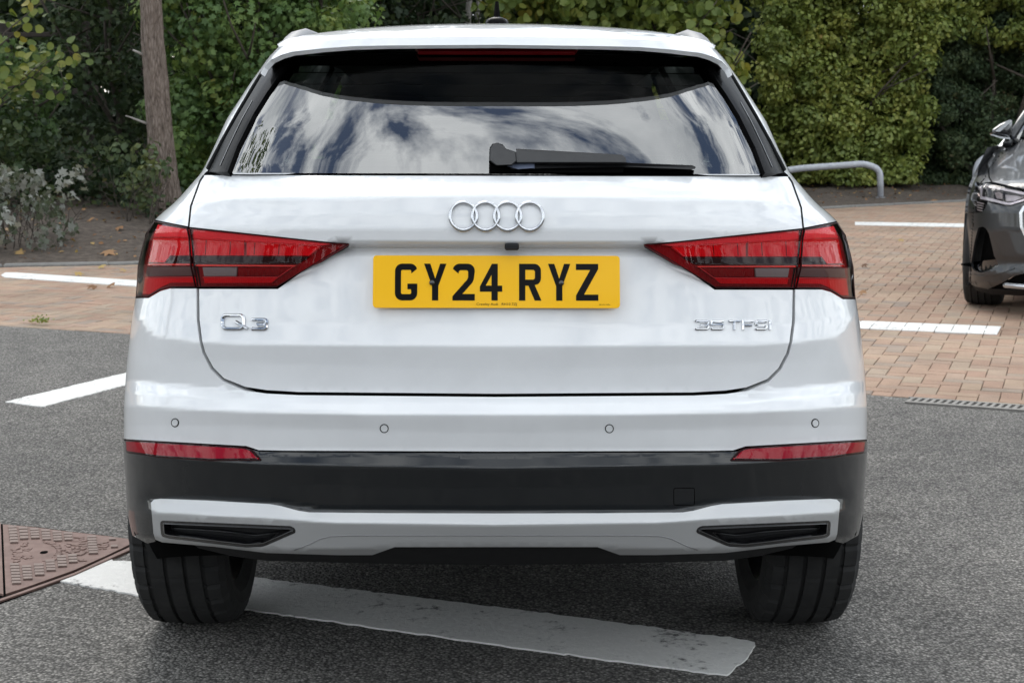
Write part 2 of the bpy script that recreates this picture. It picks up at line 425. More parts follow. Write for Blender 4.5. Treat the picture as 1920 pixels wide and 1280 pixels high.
BND = [gp(-700, 585), gp(-300, 595), gp(0, 611), gp(238, 626), gp(700, 662), gp(1200, 703), gp(1640, 741), gp(1715, 747), gp(1920, 763), gp(2300, 795), gp(2800, 838)]
bnd = [(p.x, p.y) for p in BND]
KERB = [(-16, 11.0), (-9, 12.2), (-4.35, 13.5), (-3.25, 13.75), (-1.6, 14.5), (1.0, 17.6), (4.85, 22.3), (7.7, 24.4), (13, 27.5), (22, 32)]
KERB = [(x, y-CAMD) for x, y in KERB]
def sheet(name, pts, z, material, kind='structure', label=None):
    co, _e, fa, _a, _b, _c = geometry.delaunay_2d_cdt([Vector(p) for p in pts], [(i, (i+1) % len(pts)) for i in range(len(pts))], [], 1, 1e-6)
    o = mesh_obj(name, [(c.x, c.y, z) for c in co], [tuple(f) for f in fa], material)
    return tag(o, label, kind=kind)
g0 = mesh_obj('ground', [(-400, -400, -.12), (400, -400, -.12), (400, 400, -.12), (-400, 400, -.12)], [(0, 1, 2, 3)], M['earth']); tag(g0, 'bare ground stretching away to the horizon', kind='structure')
asphalt = sheet('asphalt_road', bnd+[(60, bnd[-1][1]-6), (60, -60), (-60, -60), (-60, bnd[0][1])], 0.0, M['asphalt'], label='coarse dark grey asphalt that the white car stands on')
paving = sheet('block_paving', bnd[::-1]+[(x, y) for x, y in KERB]+[(40, KERB[-1][1]), (40, bnd[-1][1])], -.008, M['sand'], label='parking area of buff and pink herringbone block pavers')
# pavers, herringbone; edges cut along the asphalt and the kerb
ang = math.atan2((gp(1875, 620)-gp(1640, 608.5)).y, (gp(1875, 620)-gp(1640, 608.5)).x)
dirx = Vector((math.cos(ang), math.sin(ang))); diry = Vector((-dirx.y, dirx.x))
def clip(poly, a, b):
    """part of a convex polygon left of the line a->b"""
    out = []; n = (-(b[1]-a[1]), b[0]-a[0])
    for i in range(len(poly)):
        p, q = poly[i-1], poly[i]
        dp, dq = (p[0]-a[0])*n[0]+(p[1]-a[1])*n[1], (q[0]-a[0])*n[0]+(q[1]-a[1])*n[1]
        if dp*dq < 0: k = dp/(dp-dq); out.append((p[0]+(q[0]-p[0])*k, p[1]+(q[1]-p[1])*k))
        if dq >= 0: out.append(q)
    return out
bx, by = np.array([p[0] for p in bnd]), np.array([p[1] for p in bnd]); kx, ky = np.array([p[0] for p in KERB]), np.array([p[1] for p in KERB])
U = .1; ORG = gp(1700, 700); bricks = []
for j in range(-260, 260):
    for i in range(-80, 80):
        for horiz in (True, False):
            cx, cy_ = (j+4*i+1, j+.5) if horiz else (j+4*i+3.5, j+1)
            px = ORG.x+(dirx.x*cx+diry.x*cy_)*U; py = ORG.y+(dirx.y*cx+diry.y*cy_)*U
            if not -9 < px < 14: continue
            lo_, hi_ = np.interp(px, bx, by), np.interp(px, kx, ky)
            if lo_-.12 < py < hi_+.10: bricks.append((px, py, horiz, py < lo_+.14 or py > hi_-.14, lo_, hi_))
def brick_poly(b):
    px, py, hz = b[:3]; l, w = (.0985, .0485); ex, ey = (dirx, diry) if hz else (diry, -dirx)
    return [(px+ex.x*a*l+ey.x*c*w, py+ex.y*a*l+ey.y*c*w) for a, c in ((-1, -1), (1, -1), (1, 1), (-1, 1))]
def clipped(b):
    p = brick_poly(b)
    if b[3]:
        k = max(0, min(len(bx)-2, int(np.searchsorted(bx, b[0])-1))); o = (-.004*0, .006)
        p = clip(p, (bx[k], by[k]+.006), (bx[k+1], by[k+1]+.006))
        k = max(0, min(len(kx)-2, int(np.searchsorted(kx, b[0])-1)))
        if len(p) > 2: p = clip(p, (kx[k+1], ky[k+1]-.01), (kx[k], ky[k]-.01))
    return p
def prism(p, z, ch=.0045):
    p = np.array(p); c = p.mean(0); d = p-c; L = np.linalg.norm(d, axis=1, keepdims=True)
    ins = c+d*(1-np.minimum(.5, ch*1.4/np.maximum(L, .01))); n = len(p)
    vs = [(x, y, z) for x, y in ins]+[(x, y, z-.0035) for x, y in p]+[(x, y, z-.03) for x, y in p]
    fs = [tuple(range(n))]+[(i, n+i, n+(i+1) % n, (i+1) % n) for i in range(n)]+[(n+i, 2*n+i, 2*n+(i+1) % n, n+(i+1) % n) for i in range(n)]
    return vs, fs
C2 = CAM_ROT.transposed()
def project(p):
    q = C2 @ (Vector(p)-Vector((0, -CAMD, CAMH)))
    return (960+F*q.x/-q.z, 640-F*q.y/-q.z) if q.z < -.1 else (-9999, -9999)
def seen(px, py):
    u, v = project((px, py, 0))
    return (1608 < u < 1930 and 375 < v < 790 and not (u > 1812 and v < 565)) or (-15 < u < 250 and 490 < v < 640)
vis = sorted([b for b in bricks if seen(b[0], b[1])], key=lambda b: math.hypot(b[0], b[1]+CAMD))
near = set(id(b) for b in vis[:300])
unit = None; mj, tint = MB(), []
for b in bricks:
    z = .003+RNG.normal(0, .0009)
    p = clipped(b)
    if len(p) < 3 or abs(area2(np.array(p))) < .002: continue
    if id(b) in near:
        if b[3]:
            vs, fs = prism([(x-b[0], y-b[1]) for x, y in p], 0); me = bpy.data.meshes.new('paver'); me.from_pydata(vs, [], fs); me.materials.append(M['paver']); rz = 0
        else:
            if unit is None:
                vs, fs = prism([(-.0985, -.0485), (.0985, -.0485), (.0985, .0485), (-.0985, .0485)], 0); unit = bpy.data.meshes.new('paver'); unit.from_pydata(vs, [], fs); unit.materials.append(M['paver'])
            me, rz = unit, ang+(0 if b[2] else math.pi/2)
        o = bpy.data.objects.new('paver', me); o.location = (b[0], b[1], z); o.rotation_euler = (RNG.normal(0, .006), RNG.normal(0, .006), rz+RNG.normal(0, .006)); link(o, paving)
    else:
        vs, fs = prism(p, z); n0 = len(mj.v); mj.add(vs, fs); tint += [RNG.random()]*len(vs)
o = mj.build('paver_field', M['paver_j'], paving); o['kind'] = 'stuff'
o.data.attributes.new('tint', 'FLOAT', 'POINT').data.foreach_set('value', tint)
# bay lines: paint that follows the tops of the pavers
def bay_line(px):
    q = [gp(u, v) for u, v in px]; q = [(p.x, p.y) for p in q]
    if area2(np.array(q)) < 0: q = q[::-1]
    x0, x1, y0, y1 = min(p[0] for p in q)-.2, max(p[0] for p in q)+.2, min(p[1] for p in q)-.2, max(p[1] for p in q)+.2
    m = MB()
    for b in bricks:
        if not (x0 < b[0] < x1 and y0 < b[1] < y1): continue
        p = clipped(b)
        if len(p) < 3: continue
        c = np.mean(p, axis=0); p = [tuple(c+(np.array(w)-c)*(.985+RNG.normal(0, .012))) for w in p]
        for i in range(len(q)):
            if len(p) > 2: p = clip(p, q[i], q[(i+1) % len(q)])
        if len(p) < 3 or abs(area2(np.array(p))) < .0006: continue
        n = len(p); m.add([(x, y, .0085) for x, y in p]+[(x, y, .002) for x, y in p], [tuple(range(n))]+[(i, n+i, n+(i+1) % n, (i+1) % n) for i in range(n)])
    return m.build('painted_bay_line', M['line2'], paving)
bay_line([(1180, 585.5), (1877, 614), (1869, 629), (1180, 598)])
bay_line([(2, 517), (10, 512.5), (40, 512.5), (253, 527), (700, 556), (700, 568), (253, 538), (25, 523), (8, 521)])
bay_line([(1603, 417), (2050, 424), (2050, 431), (1603, 423)])
# road markings on the asphalt, ragged thermoplastic edges
def road_line(px, seed):
    rg = np.random.default_rng(seed); q = np.array([tuple(gp(u, v))[:2] for u, v in px]); q = dens(q, .022)
    q = q+rg.normal(0, .0035, q.shape); co, _e, fa, _a, _b, _c = geometry.delaunay_2d_cdt([Vector(p) for p in q], [(i, (i+1) % len(q)) for i in range(len(q))], [], 1, 1e-6)
    n = len(co); vs = [(c.x, c.y, .0045) for c in co]; fs = [tuple(f) for f in fa]
    b = len(vs); vs += [(p[0], p[1], .0045) for p in q]+[(p[0], p[1], -.001) for p in q]; k = len(q)
    fs += [(b+i, b+k+i, b+k+(i+1) % k, b+(i+1) % k) for i in range(k)]
    return mesh_obj('painted_line', vs, fs, M['line'], asphalt)
road_line([(107, 1090), (207, 1051), (265, 1056), (500, 1087), (1000, 1148), (1380, 1199), (1417, 1206), (1402, 1236), (1362, 1267), (1300, 1259), (1000, 1220), (480, 1146), (270, 1119)], 1)
road_line([(10, 754), (78, 764), (240, 722), (420, 676), (420, 651), (236, 700)], 2)
# kerb stones
kerb = empty('kerb', (0, 12, 0), label='low concrete kerb between the block paving and the planting bed', kind='structure')
kp = np.array(KERB); q = np.concatenate([[0], np.cumsum(np.linalg.norm(np.diff(kp, axis=0), axis=1))])
ks = None
for s in np.arange(0, q[-1]-.5, .915):
    a = np.array([np.interp(s, q, kp[:, 0]), np.interp(s, q, kp[:, 1])]); b = np.array([np.interp(s+.905, q, kp[:, 0]), np.interp(s+.905, q, kp[:, 1])])
    if not -9 < a[0] < 14: continue
    if ks is None:
        vs, fs = chamfer_box((.905, .15, .24), .012); ks = bpy.data.meshes.new('kerb_stone'); ks.from_pydata([tuple(v) for v in vs], [], fs); ks.materials.append(M['stone'])
    o = bpy.data.objects.new('kerb_stone', ks); c = (a+b)/2; d = b-a; nn_ = np.array((-d[1], d[0]))/np.linalg.norm(d)*.08
    o.location = (c[0]+nn_[0], c[1]+nn_[1]-12, -.092+RNG.normal(0, .004)); o.rotation_euler = (RNG.normal(0, .01), 0, math.atan2(d[1], d[0])); link(o, kerb)
# planting bed, a low bank behind the kerb
def kerb_dist(x, y):
    best = 1e9
    for i in range(len(kp)-1):
        a, b = kp[i], kp[i+1]; d = b-a; t = np.clip(((x-a[0])*d[0]+(y-a[1])*d[1])/(d @ d), 0, 1)
        e = math.hypot(x-a[0]-d[0]*t, y-a[1]-d[1]*t)
        if e < abs(best): best = e if (d[0]*(y-a[1])-d[1]*(x-a[0])) > 0 else -e
    return best
def bed_z(x, y):
    d = kerb_dist(x, y)-.15
    k = np.interp(x, (-2.5, 1.5), (.105, .055))
    if d < 0: return -.11 if d < -.1 else .02+.13*(d/.1)
    return min(.03+k*d, .9)+.025*math.sin(x*3.1+y*1.7)*min(d, 1)+.02*math.sin(x*7.3-y*5.1)*min(d, 1)
gx = np.arange(-18, 24, .3); gy = np.arange(7, 45, .3); m = MB()
vs = [(x, y, bed_z(x, y)) for y in gy for x in gx]; nx = len(gx)
fs = [(r*nx+c, r*nx+c+1, (r+1)*nx+c+1, (r+1)*nx+c) for r in range(len(gy)-1) for c in range(nx-1) if max(vs[i][2] for i in (r*nx+c, r*nx+c+1, (r+1)*nx+c+1, (r+1)*nx+c)) > -.1]
bed = mesh_obj('soil_bed', vs, fs, M['soil'], smooth=True); tag(bed, 'bank of dark bare soil under the shrubs', kind='structure')
# ------------------------------------------------------------------ the white car's tail as one measured surface
HWT = np.array([(40, 372), (60, 380), (78, 397), (88, 409), (105, 425), (126, 440), (156, 461.5), (225, 506.5), (264, 524), (301, 541), (325, 553),
                (345, 571), (368, 591), (385, 608), (400, 627), (415, 642), (430, 655), (455, 661), (500, 671), (555, 675), (600, 683), (680, 692), (760, 697.5), (840, 697.5),
                (900, 693), (960, 690), (1000, 681), (1040, 668), (1090, 640)], float)
def hwq(v):
    v = np.asarray(v, float)
    return sum(np.interp(v+d, HWT[:, 0], HWT[:, 1]) for d in (-7, -3.5, 0, 3.5, 7))/5
FE = [  # rows of a feature line at offsets a, and its depth
    ([(0, 1100), (700, 1100)], .22), ([(0, 1066), (430, 1058), (560, 1042), (700, 1020)], .13), ([(0, 1024), (420, 1030), (700, 1000)], [(640, .040), (670, .030)]),
    ([(0, 984), (300, 980), (400, 973), (640, 962), (700, 960)], [(640, .012), (668, .018)]), ([(0, 958), (340, 955), (410, 942), (640, 932), (700, 930)], [(640, .034), (668, .018)]),
    ([(0, 915), (700, 900)], .020), ([(0, 880), (435, 871), (620, 861), (700, 852)], .004), ([(0, 847), (440, 845), (470, 838), (700, 822)], .020),
    ([(0, 812), (700, 795)], .010), ([(0, 777), (230, 777), (475, 772.5), (700, 761)], -.004), ([(0, 757), (475, 752), (700, 735)], .014), ([(0, 741), (480, 736), (700, 712)], .048),
    ([(0, 695), (700, 672)], .038), ([(0, 650), (485, 647), (560, 642), (640, 632), (662, 610), (680, 572)], .026), ([(0, 610), (560, 606), (640, 592), (680, 545)], .042), ([(0, 540), (700, 520)], .062),
    ([(0, 480), (700, 475)], .078), ([(0, 464), (700, 461)], .098), ([(0, 457.5), (700, 457.5)], .050), ([(0, 430), (700, 430)], .0475), ([(0, 400), (700, 406)], .0535),
    ([(0, 366), (490, 373), (560, 384), (700, 390)], .066), ([(0, 346), (700, 362)], .105), ([(0, 328), (520, 329), (700, 342)], .150), ([(0, 320), (700, 322)], .187), ([(0, 90), (700, 90)], .50), ([(0, 30), (700, 30)], .58)]
FE_L = [FE[i] for i in range(0, 13)] + [([(0, 600), (700, 600)], .074), ([(0, 545), (700, 548)], .060), ([(0, 500), (700, 500)], .047)] + FE[18:]
PLT = np.array([(60, .30), (322, .30), (350, .36), (400, .46), (450, .50), (800, .50), (950, .46), (1090, .40)], float)
def plan(t, v):
    n = 2.6
    return np.interp(v, PLT[:, 0], PLT[:, 1])*(1-(1-np.minimum(np.abs(t), .9999)**n)**(1/n))
def prof(fe, a, v):
    rows = [np.interp(a, [q[0] for q in f[0]], [q[1] for q in f[0]]) for f in fe]; ys = [np.interp(a, [q[0] for q in f[1]], [q[1] for q in f[1]]) if isinstance(f[1], list) else f[1] for f in fe]
    out = np.zeros(np.broadcast(a, v).shape)+ys[0]
    for k in range(len(fe)-1):
        hi, lo = rows[k], rows[k+1]
        s = (hi-v)/np.maximum(hi-lo, 1e-6)
        out = np.where(s >= 0, ys[k]+(ys[k+1]-ys[k])*np.clip(s, 0, 1), out)
    return out
def Yf(fe):
    def Y(t, a, v):
        a, v = np.broadcast_arrays(np.asarray(a, float), np.asarray(v, float))
        return sum(prof(fe, a, v+d) for d in (-3, -1.8, -.6, .6, 1.8, 3))/6+plan(t, v)
    return Y
SM, SL = Surf(hwq, Yf(FE)), Surf(hwq, Yf(FE_L))
def YG(t, a, v):
    return np.interp(v, (30, 90, 345), (.58, .50, .153))+.48*(1-(1-np.minimum(np.abs(t), .9999)**4.6)**(1/4.6))-.016*np.sin(np.pi*np.clip((v-90)/245, 0, 1))
SG = Surf(hwq, YG)
# SG: the rear glass alone, flatter than the body round it

def YS(t, a, v):   # the roof spoiler's rear face
    return .36+np.clip((84-v)/16, -3, 1)*.014+.33*(1-(1-np.minimum(np.abs(t), .9999)**3.6)**(1/3.6))
SS = Surf(hwq, YS)
def S_edge(v0, v1, n=10, d=0.0): return [(-(float(hwq(v))-d), v) for v in np.linspace(v0, v1, n)]

car = empty('white_suv', (0, 0.9, 0), label='white SUV seen from behind with red tail lights and a yellow number plate', cat='car')
# dark inner shell behind every gap, window opening left free
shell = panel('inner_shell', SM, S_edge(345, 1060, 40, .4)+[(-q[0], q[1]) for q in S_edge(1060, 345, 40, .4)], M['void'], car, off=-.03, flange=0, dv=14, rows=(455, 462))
# tailgate
GAPL = [(-548, 328.5), (-556, 341), (-573, 388), (-577, 428)]
TG = [(-q[0], q[1]) for q in GAPL[::-1]]
TGL = GAPL+[(-292, 458), (-410, 541), (-558, 541), (-557, 600), (-552, 640), (-546, 662), (-531, 690), (-510, 711), (-470, 727), (-430, 733), (-370, 736.5), (0, 739.5)]
TGR = [(-a, v) for a, v in TGL[:-1][::-1]]
tailgate = panel('tailgate', SM, TGL+TGR, M['white'], car, gap=1.6, flange=.016, flange_mat=M['seam'], dv=7, rows=(366, 455, 457, 459, 462, 465, 468, 648, 651))  # turned-in edges coloured dark for the shade in the gap, really body white
# quarter panels with the rear pillar, and the bumper cover
PIL_IN = [(-540, 322), (-512, 268), (-485, 219), (-452, 163), (-442, 146)]
QP = S_edge(100, 414, 46, .2)+[(-575, 427), (-571, 388), (-554, 340), (-546, 327)]+PIL_IN+[(-430, 118)]
both('quarter_panel', SM, QP, M['white'], car, gap=.8, flange_mat=M['seam'], flange=.02, dv=9, dth=.04, step=6)  # edges take the same dark colour for gap shade
for s in (1, -1): ribbon('shut_line', SM, [[(s*-548.5, 331), (s*-555, 341), (s*-572, 388), (s*-576, 427)]], 2.8, .0006, M['seam'], tailgate, base=.0005)  # dark strip laid along the gap to strengthen its painted shade
LMP_OUT = [(-640, 415), (-577, 428), (-573, 445), (-570, 500), (-560.5, 541), (-611, 541), (-629, 546), (-651, 559), (-674, 559)]
BU_L = S_edge(559, 824, 40, .2)+[(-468, 837), (-445, 844.5), (-400, 845.5), (0, 847)]
BU_T = [(-651, 559), (-629, 546), (-611, 541), (-560.5, 541), (-560, 600), (-555, 640), (-549, 663), (-534, 692), (-512, 714), (-472, 731), (-430, 737), (-370, 740), (0, 743)]
BU = BU_L+[(-a, v) for a, v in BU_L[:-1][::-1]]+[(-a, v) for a, v in BU_T[:-1]]+BU_T[::-1]
bumper = panel('bumper', SM, BU, M['white'], car, gap=1.0, flange=.018, dv=7, dth=.05, rows=(775, 778, 760, 741, 650))
# dark lower bumper, bottom valance
DK_T = S_edge(826, 1003, 24, .2)
DK = DK_T+[(-652, 1018), (-637, 1014), (-634, 966), (-400, 964), (-330, 970), (0, 973)]
DK = DK+[(-a, v) for a, v in DK[:-1][::-1]]+[(445, 846), (400, 847.5), (0, 849), (-400, 847.5), (-445, 846), (-468, 839)]
lower = panel('lower_bumper', SM, DK, M['dark_gloss'], car, gap=.3, off=.001, flange=.005, dv=7, dth=.05, rows=(880, 872, 866, 858, 850))
VA = [(-640, 985), (-560, 1036), (-500, 1050), (-430, 1060), (-200, 1066), (0, 1068), (200, 1066), (430, 1060), (500, 1050), (560, 1036), (640, 985)]
panel('valance', SM, VA, M['plastic'], car, off=-.012, flange=.05, dv=10, dth=.06)
# silver skid trim with openings for the tailpipe surrounds
TR_T = [(-646, 942), (-640, 936), (-628, 934.5), (-540, 938), (-424, 944.5), (-404, 948), (-370, 957), (-350, 960), (-200, 961.5), (0, 962)]
TR_B = [(0, 1025), (-190, 1025), (-232, 1040), (-300, 1040), (-430, 1036), (-530, 1024), (-625, 1016), (-637, 1011), (-641, 1000)]
TR = TR_T+[(-a, v) for a, v in TR_T[:-1][::-1]]+[(-a, v) for a, v in TR_B[1:][::-1]]+TR_B
EXO = [(-629, 975), (-385, 985.5), (-377, 990), (-375, 998), (-436, 1024.5), (-470, 1026), (-615, 1009), (-627, 1005)]
EXO = [tuple(p) for p in rounded(EXO, 7)]
EXR = [(-a, v) for a, v in EXO]
trim = panel('skid_trim', SM, TR, M['silver'], car, holes=[EXO, EXR], off=.016, view=True, flange=.03, dv=6, dth=.05, rows=(984, 981, 976, 972, 966, 1005))
STEP_L = [(-378, 1031), (-350, 1020), (-330, 1010), (-310, 1005), (-270, 1003.5), (270, 1003.5), (310, 1005), (330, 1010), (350, 1020), (378, 1031)]
tag(ribbon('trim_crease', SM, [STEP_L], 2.2, .0012, mat('trim_shadow_line', (.28, .28, .285), .5, .3), trim, base=.0162, view=True), None)
for s in (1, -1):
    fo = np.array(EXO)*[s, 1]; fi = shrink(fo, 7.0); mid = shrink(fo, 3.5)
    fr = panel('tailpipe_surround', SM, fo, M['piano'], car, holes=[fi], off=.017, view=True, flange=.05, gap=.3, dv=5, step=5)
    ribbon('chrome_lip', SM, [[tuple(p) for p in shrink(fo, 6.2)]], 1.0, .002, M['steel'], fr, base=.018, closed=True, view=True)
    rec = panel('tailpipe_recess', SM, shrink(fo, 4), M['void'], car, off=-.027, flange=0)
    ribbon('tailpipe_blade', SM, [[(s*-612, 992), (s*-520, 998), (s*-452, 1006), (s*-400, 1000)]], 4, .02, M['piano'], fr, base=-.026)
# tail lights
IN = [(-574.5, 428.5), (-300, 455.5), (-276, 457.2), (-412, 539.5), (-560, 539.5), (-566, 500), (-569, 470), (-572, 445)]
OUT = [(-640.5, 416), (-578, 428.5), (-574, 447), (-571, 500), (-562, 539.5), (-611, 539.5), (-629, 545), (-651, 557.5), (-674.2, 557.5), (-672, 530), (-670.5, 500), (-665, 475), (-659, 452), (-650, 432)]
for s in (1, -1):
    f = lambda pts: [(a*s, v) for a, v in pts]
    tl = panel('tail_light', SL, f(IN), M['red_deep'], car, off=-.012, flange=.05, dv=8, flange_mat=M['red_black'])
    pp = lambda nm, pts, m, o: panel(nm, SL, f(pts), m, tl, off=o, flange=.006, dv=8)
    pp('top_facet', [(-571, 431), (-310, 458.5), (-330, 461), (-571, 447)], M['red_bright'], -.005)
    pp('red_chamber', [(-572, 449), (-330, 463), (-352, 480), (-570, 479)], M['red'], -.008)
    pp('smoked_band', [(-571, 481), (-353, 482), (-376, 495.5), (-570, 494.5)], M['red_black'], -.007)
    pp('light_guide', [(-568, 497.0), (-376, 498.5), (-380, 501.2), (-568, 500.2)], M['red_strip'], -.003)
    pp('reverse_lamp', [(-555, 503), (-490, 503), (-491, 520), (-552, 520)], M['lamp_clear'], -.008)
    pp('lower_chamber', [(-484, 504), (-384, 504), (-412, 519), (-485, 519)], M['red_deep'], -.006)
    pp('lower_strip', [(-553, 523), (-412, 523), (-424, 533), (-551, 533)], M['red'], -.008)
    panel('lens_cover', SL, f(IN), M['lens'], tl, off=.001, flange=.0, dv=8)
    ribbon('lens_edge', SL, [[tuple(p) for p in shrink(np.array(f(IN), float), 1.0)]], 1.9, .001, M['red_black'], tl, base=.0005, closed=True)
    for q in range(4):
        a = -548+q*46; vt = 450+max(0, (a+571))*.055
        ribbon('lamp_rib', SL, [f([(a, vt), (a-1.5, 478)])], 1.2, .0015, M['red_deep'], tl, base=-.0078)
    ribbon('chamber_edge', SL, [f([(-571, 448.2), (-333, 462), (-354, 480)])], 1.6, .002, M['red_bright'], tl, base=-.006)
    ribbon('chamber_edge', SL, [f([(-553, 521.8), (-411, 521.8), (-384, 503)])], 1.5, .002, M['red_bright'], tl, base=-.006)
    for a in (-474, -376-0):
        ribbon('lamp_divider', SL, [f([(a-0, 452), (a, 479)])], 3.5, .003, M['red_bright' if a > -400 else 'red_deep'], tl, base=-.0075)
    ol = panel('corner_light', SL, f(OUT), M['red_deep'], car, off=-.012, flange=.03, dv=8, flange_mat=M['red_black'])
    pp = lambda nm, pts, m, o: panel(nm, SL, f(pts), m, ol, off=o, flange=.006, dv=8, dth=.04, step=6)
    pp('top_facet', [(-637, 420), (-580, 431), (-578, 446), (-646, 444)], M['red_bright'], -.005)
    pp('red_chamber', [(-649, 447), (-577.5, 448), (-575, 479), (-617, 479), (-627, 492), (-657, 491)], M['red'], -.008)
    pp('smoked_band', [(-616, 481), (-576, 481), (-574, 494), (-626, 493)], M['red_black'], -.007)
    pp('light_guide', [(-655, 495.5), (-574, 495.5), (-574, 498), (-655, 498)], M['red_strip'], -.003)
    pp('smoked_reflector', [(-660, 501), (-573, 502), (-571, 519), (-663, 519)], M['lamp_smoke'], -.008)
    pp('lower_strip', [(-664, 523), (-569, 523), (-566, 532), (-615, 532), (-634, 540), (-655, 552), (-668, 552)], M['red'], -.008)
    panel('lens_cover', SL, f(OUT), M['lens'], ol, off=.001, flange=.0, dv=8, dth=.04, step=6)
    ribbon('lens_edge', SL, [[tuple(p) for p in shrink(np.array(f(OUT), float), 1.0)]], 1.9, .001, M['red_black'], ol, base=.0005, closed=True)
    ribbon('chamber_edge', SL, [f([(-645, 445.5), (-578, 447)])], 1.6, .002, M['red_bright'], ol, base=-.006)
    ribbon('chamber_edge', SL, [f([(-661, 521.5), (-570, 521.5)])], 1.5, .002, M['red_bright'], ol, base=-.006)
    # bumper reflectors
    RF = [(-692, 824), (-660, 826), (-468, 838.5), (-456, 843), (-437, 864), (-530, 864.5), (-625, 858.5), (-690, 849)]
    RF = [tuple(p) for p in rounded(RF, 6, 3)]
    rf = panel('bumper_reflector', SM, f(RF), M['red_black'], car, off=.004, flange=.012, step=6, dth=.04)
    panel('reflector_face', SM, shrink(np.array(f(RF), float), 4.2), M['reflector'], rf, off=.0065, flange=.004, step=6, dth=.04)
    panel('reflector_lens', SM, shrink(np.array(f(RF), float), 2.5), M['lens'], rf, off=.008, flange=0, step=6, dth=.04)
# parking sensors, tow-eye cover
for s in (-601, -210, 212, 599):
    v = 792.5 if abs(s) > 400 else 803
    rx, ry = (6.6, 7.6) if abs(s) > 400 else (7.6, 7.6)
    c = [(s+rx*math.cos(q*math.pi/12), v+ry*math.sin(q*math.pi/12)) for q in range(24)]
    pk = ribbon('parking_sensor', SM, [c], 1.5, .0005, M['seam'], car, base=.0004, closed=True)
    panel('sensor_face', SM, [(s+(q-s)*.84, v+(w-v)*.84) for q, w in c], M['white'], pk, off=.0012, flange=.002, step=3)
ribbon('tow_eye_cover', SM, [[tuple(p) for p in rounded([(333, 914), (372, 914), (372, 946), (333, 946)], 4, 3)]], 1.2, .0004, M['void'], car, base=.0012, closed=True)
# handle strip lamps and reversing camera under the ledge
cm = MB().box(tuple(SM.near(28.5, 462, .024)[0]), (.030, .03, .014), ch=.003).build('reversing_camera', M['plastic'], car)
MB().tube([tuple(SM.near(30, 463, .03)[0]), tuple(SM.near(30, 463, .042)[0])], .0045, 14).build('camera_lens', M['piano'], cm)
# four rings
g = bpy.data.objects.new('ring_emblem', None); link(g, car)

for k in range(4):
    cu = -61.9+41.3*k; rg = MB(); rr = []
    for q in range(56):
        a = 2*math.pi*q/56; ring = []
        for e in range(10):
            b = 2*math.pi*e/10; rad = 25.2+3.3*math.cos(b)
            ring.append(tuple(SM.at(cu+rad*math.cos(a), 406.3+rad*math.sin(a), .0058+.0032*math.sin(b)+.0006*(k % 2)*math.cos(2*a))[0]))
        rr.append(ring)
    rr.append(rr[0]); rg.loft(rr, closed=True); rg.build('ring', M['chrome'], g, smooth=True)
# chrome lettering: strokes in px of the photograph's plane
def arc(cx, cy, rx, ry, a0, a1, n=7): return [(cx+rx*math.cos(D2R(a0+(a1-a0)*i/n)), cy+ry*math.sin(D2R(a0+(a1-a0)*i/n))) for i in range(n+1)]
def box_round(x0, y0, x1, y1, r): return arc(x1-r, y0+r, r, r, -90, 0, 4)+arc(x1-r, y1-r, r, r, 0, 90, 4)+arc(x0+r, y1-r, r, r, 90, 180, 4)+arc(x0+r, y0+r, r, r, 180, 270, 4)
def three(x0, y0, x1, y1):
    m = (y0+y1)/2; r = (m-y0)/2
    return [[(x0, y0+.35*r)]+[(x0+1.2, y0)]+arc(x1-r*1.1, y0+r, r*1.1, r, -90, 90, 5)+[(x0+.35*(x1-x0), m)], [(x0+.4*(x1-x0), m)]+arc(x1-r*1.1, m+r, r*1.1, r, -90, 90, 5)+[(x0+1.2, y1), (x0, y1-.35*r)]]
def five(x0, y0, x1, y1):
    m = y0+.42*(y1-y0); r = (y1-m)/2
    return [[(x1, y0), (x0, y0), (x0, m)]+arc(x1-r*1.1, m+r, r*1.1, r, -90, 90, 6)+[(x0+1, y1), (x0, y1-.4*r)]]
def ess(x0, y0, x1, y1):
    m = (y0+y1)/2; r = (m-y0)/2
    return [[(x1, y0+.4*r), (x1-1, y0)]+arc(x0+r, y0+r, r, r, -90, -270, 6)+arc(x1-r, m+r, r, r, -90, 90, 6)+[(x0+1, y1), (x0, y1-.4*r)]]
def badge(name, letters, w, h):
    b = bpy.data.objects.new(name, None); link(b, car)
    for nm, st, cl in letters:
        for i, q in enumerate(st if not cl else [st[0]]): pass
        ribbon('letter', SM, st if not cl else st[:1], w, h, M['chrome'], b, base=.0005, bev=.34, step=3, closed=cl)
        if cl and len(st) > 1: ribbon('letter_tail', SM, st[1:], w, h*1.15, M['chrome'], b, base=.0008, bev=.34, step=3)
X = lambda p: p-AX
badge('model_badge', [('Q', [box_round(X(419), 591.5, X(458), 617, 7), [(X(444), 604), (X(466), 617.5)]], True), ('3', three(X(474), 599.5, X(501), 617.5), False)], 6.4, .0055)
badge('engine_badge', [('3', three(X(1304), 601.5, X(1328), 616.5), False), ('5', five(X(1334), 601.5, X(1356), 616.5), False),
      ('T', [[(X(1366), 601.5), (X(1387), 601.5)], [(X(1376.5), 603), (X(1376.5), 618)]], False), ('F', [[(X(1393), 618), (X(1393), 601.5), (X(1412), 601.5)], [(X(1395), 609.5), (X(1409), 609.5)]], False),
      ('S', ess(X(1417), 601.5, X(1437), 616.5), False), ('I', [[(X(1443.5), 600), (X(1443.5), 618)]], False)], 4.7, .0042)

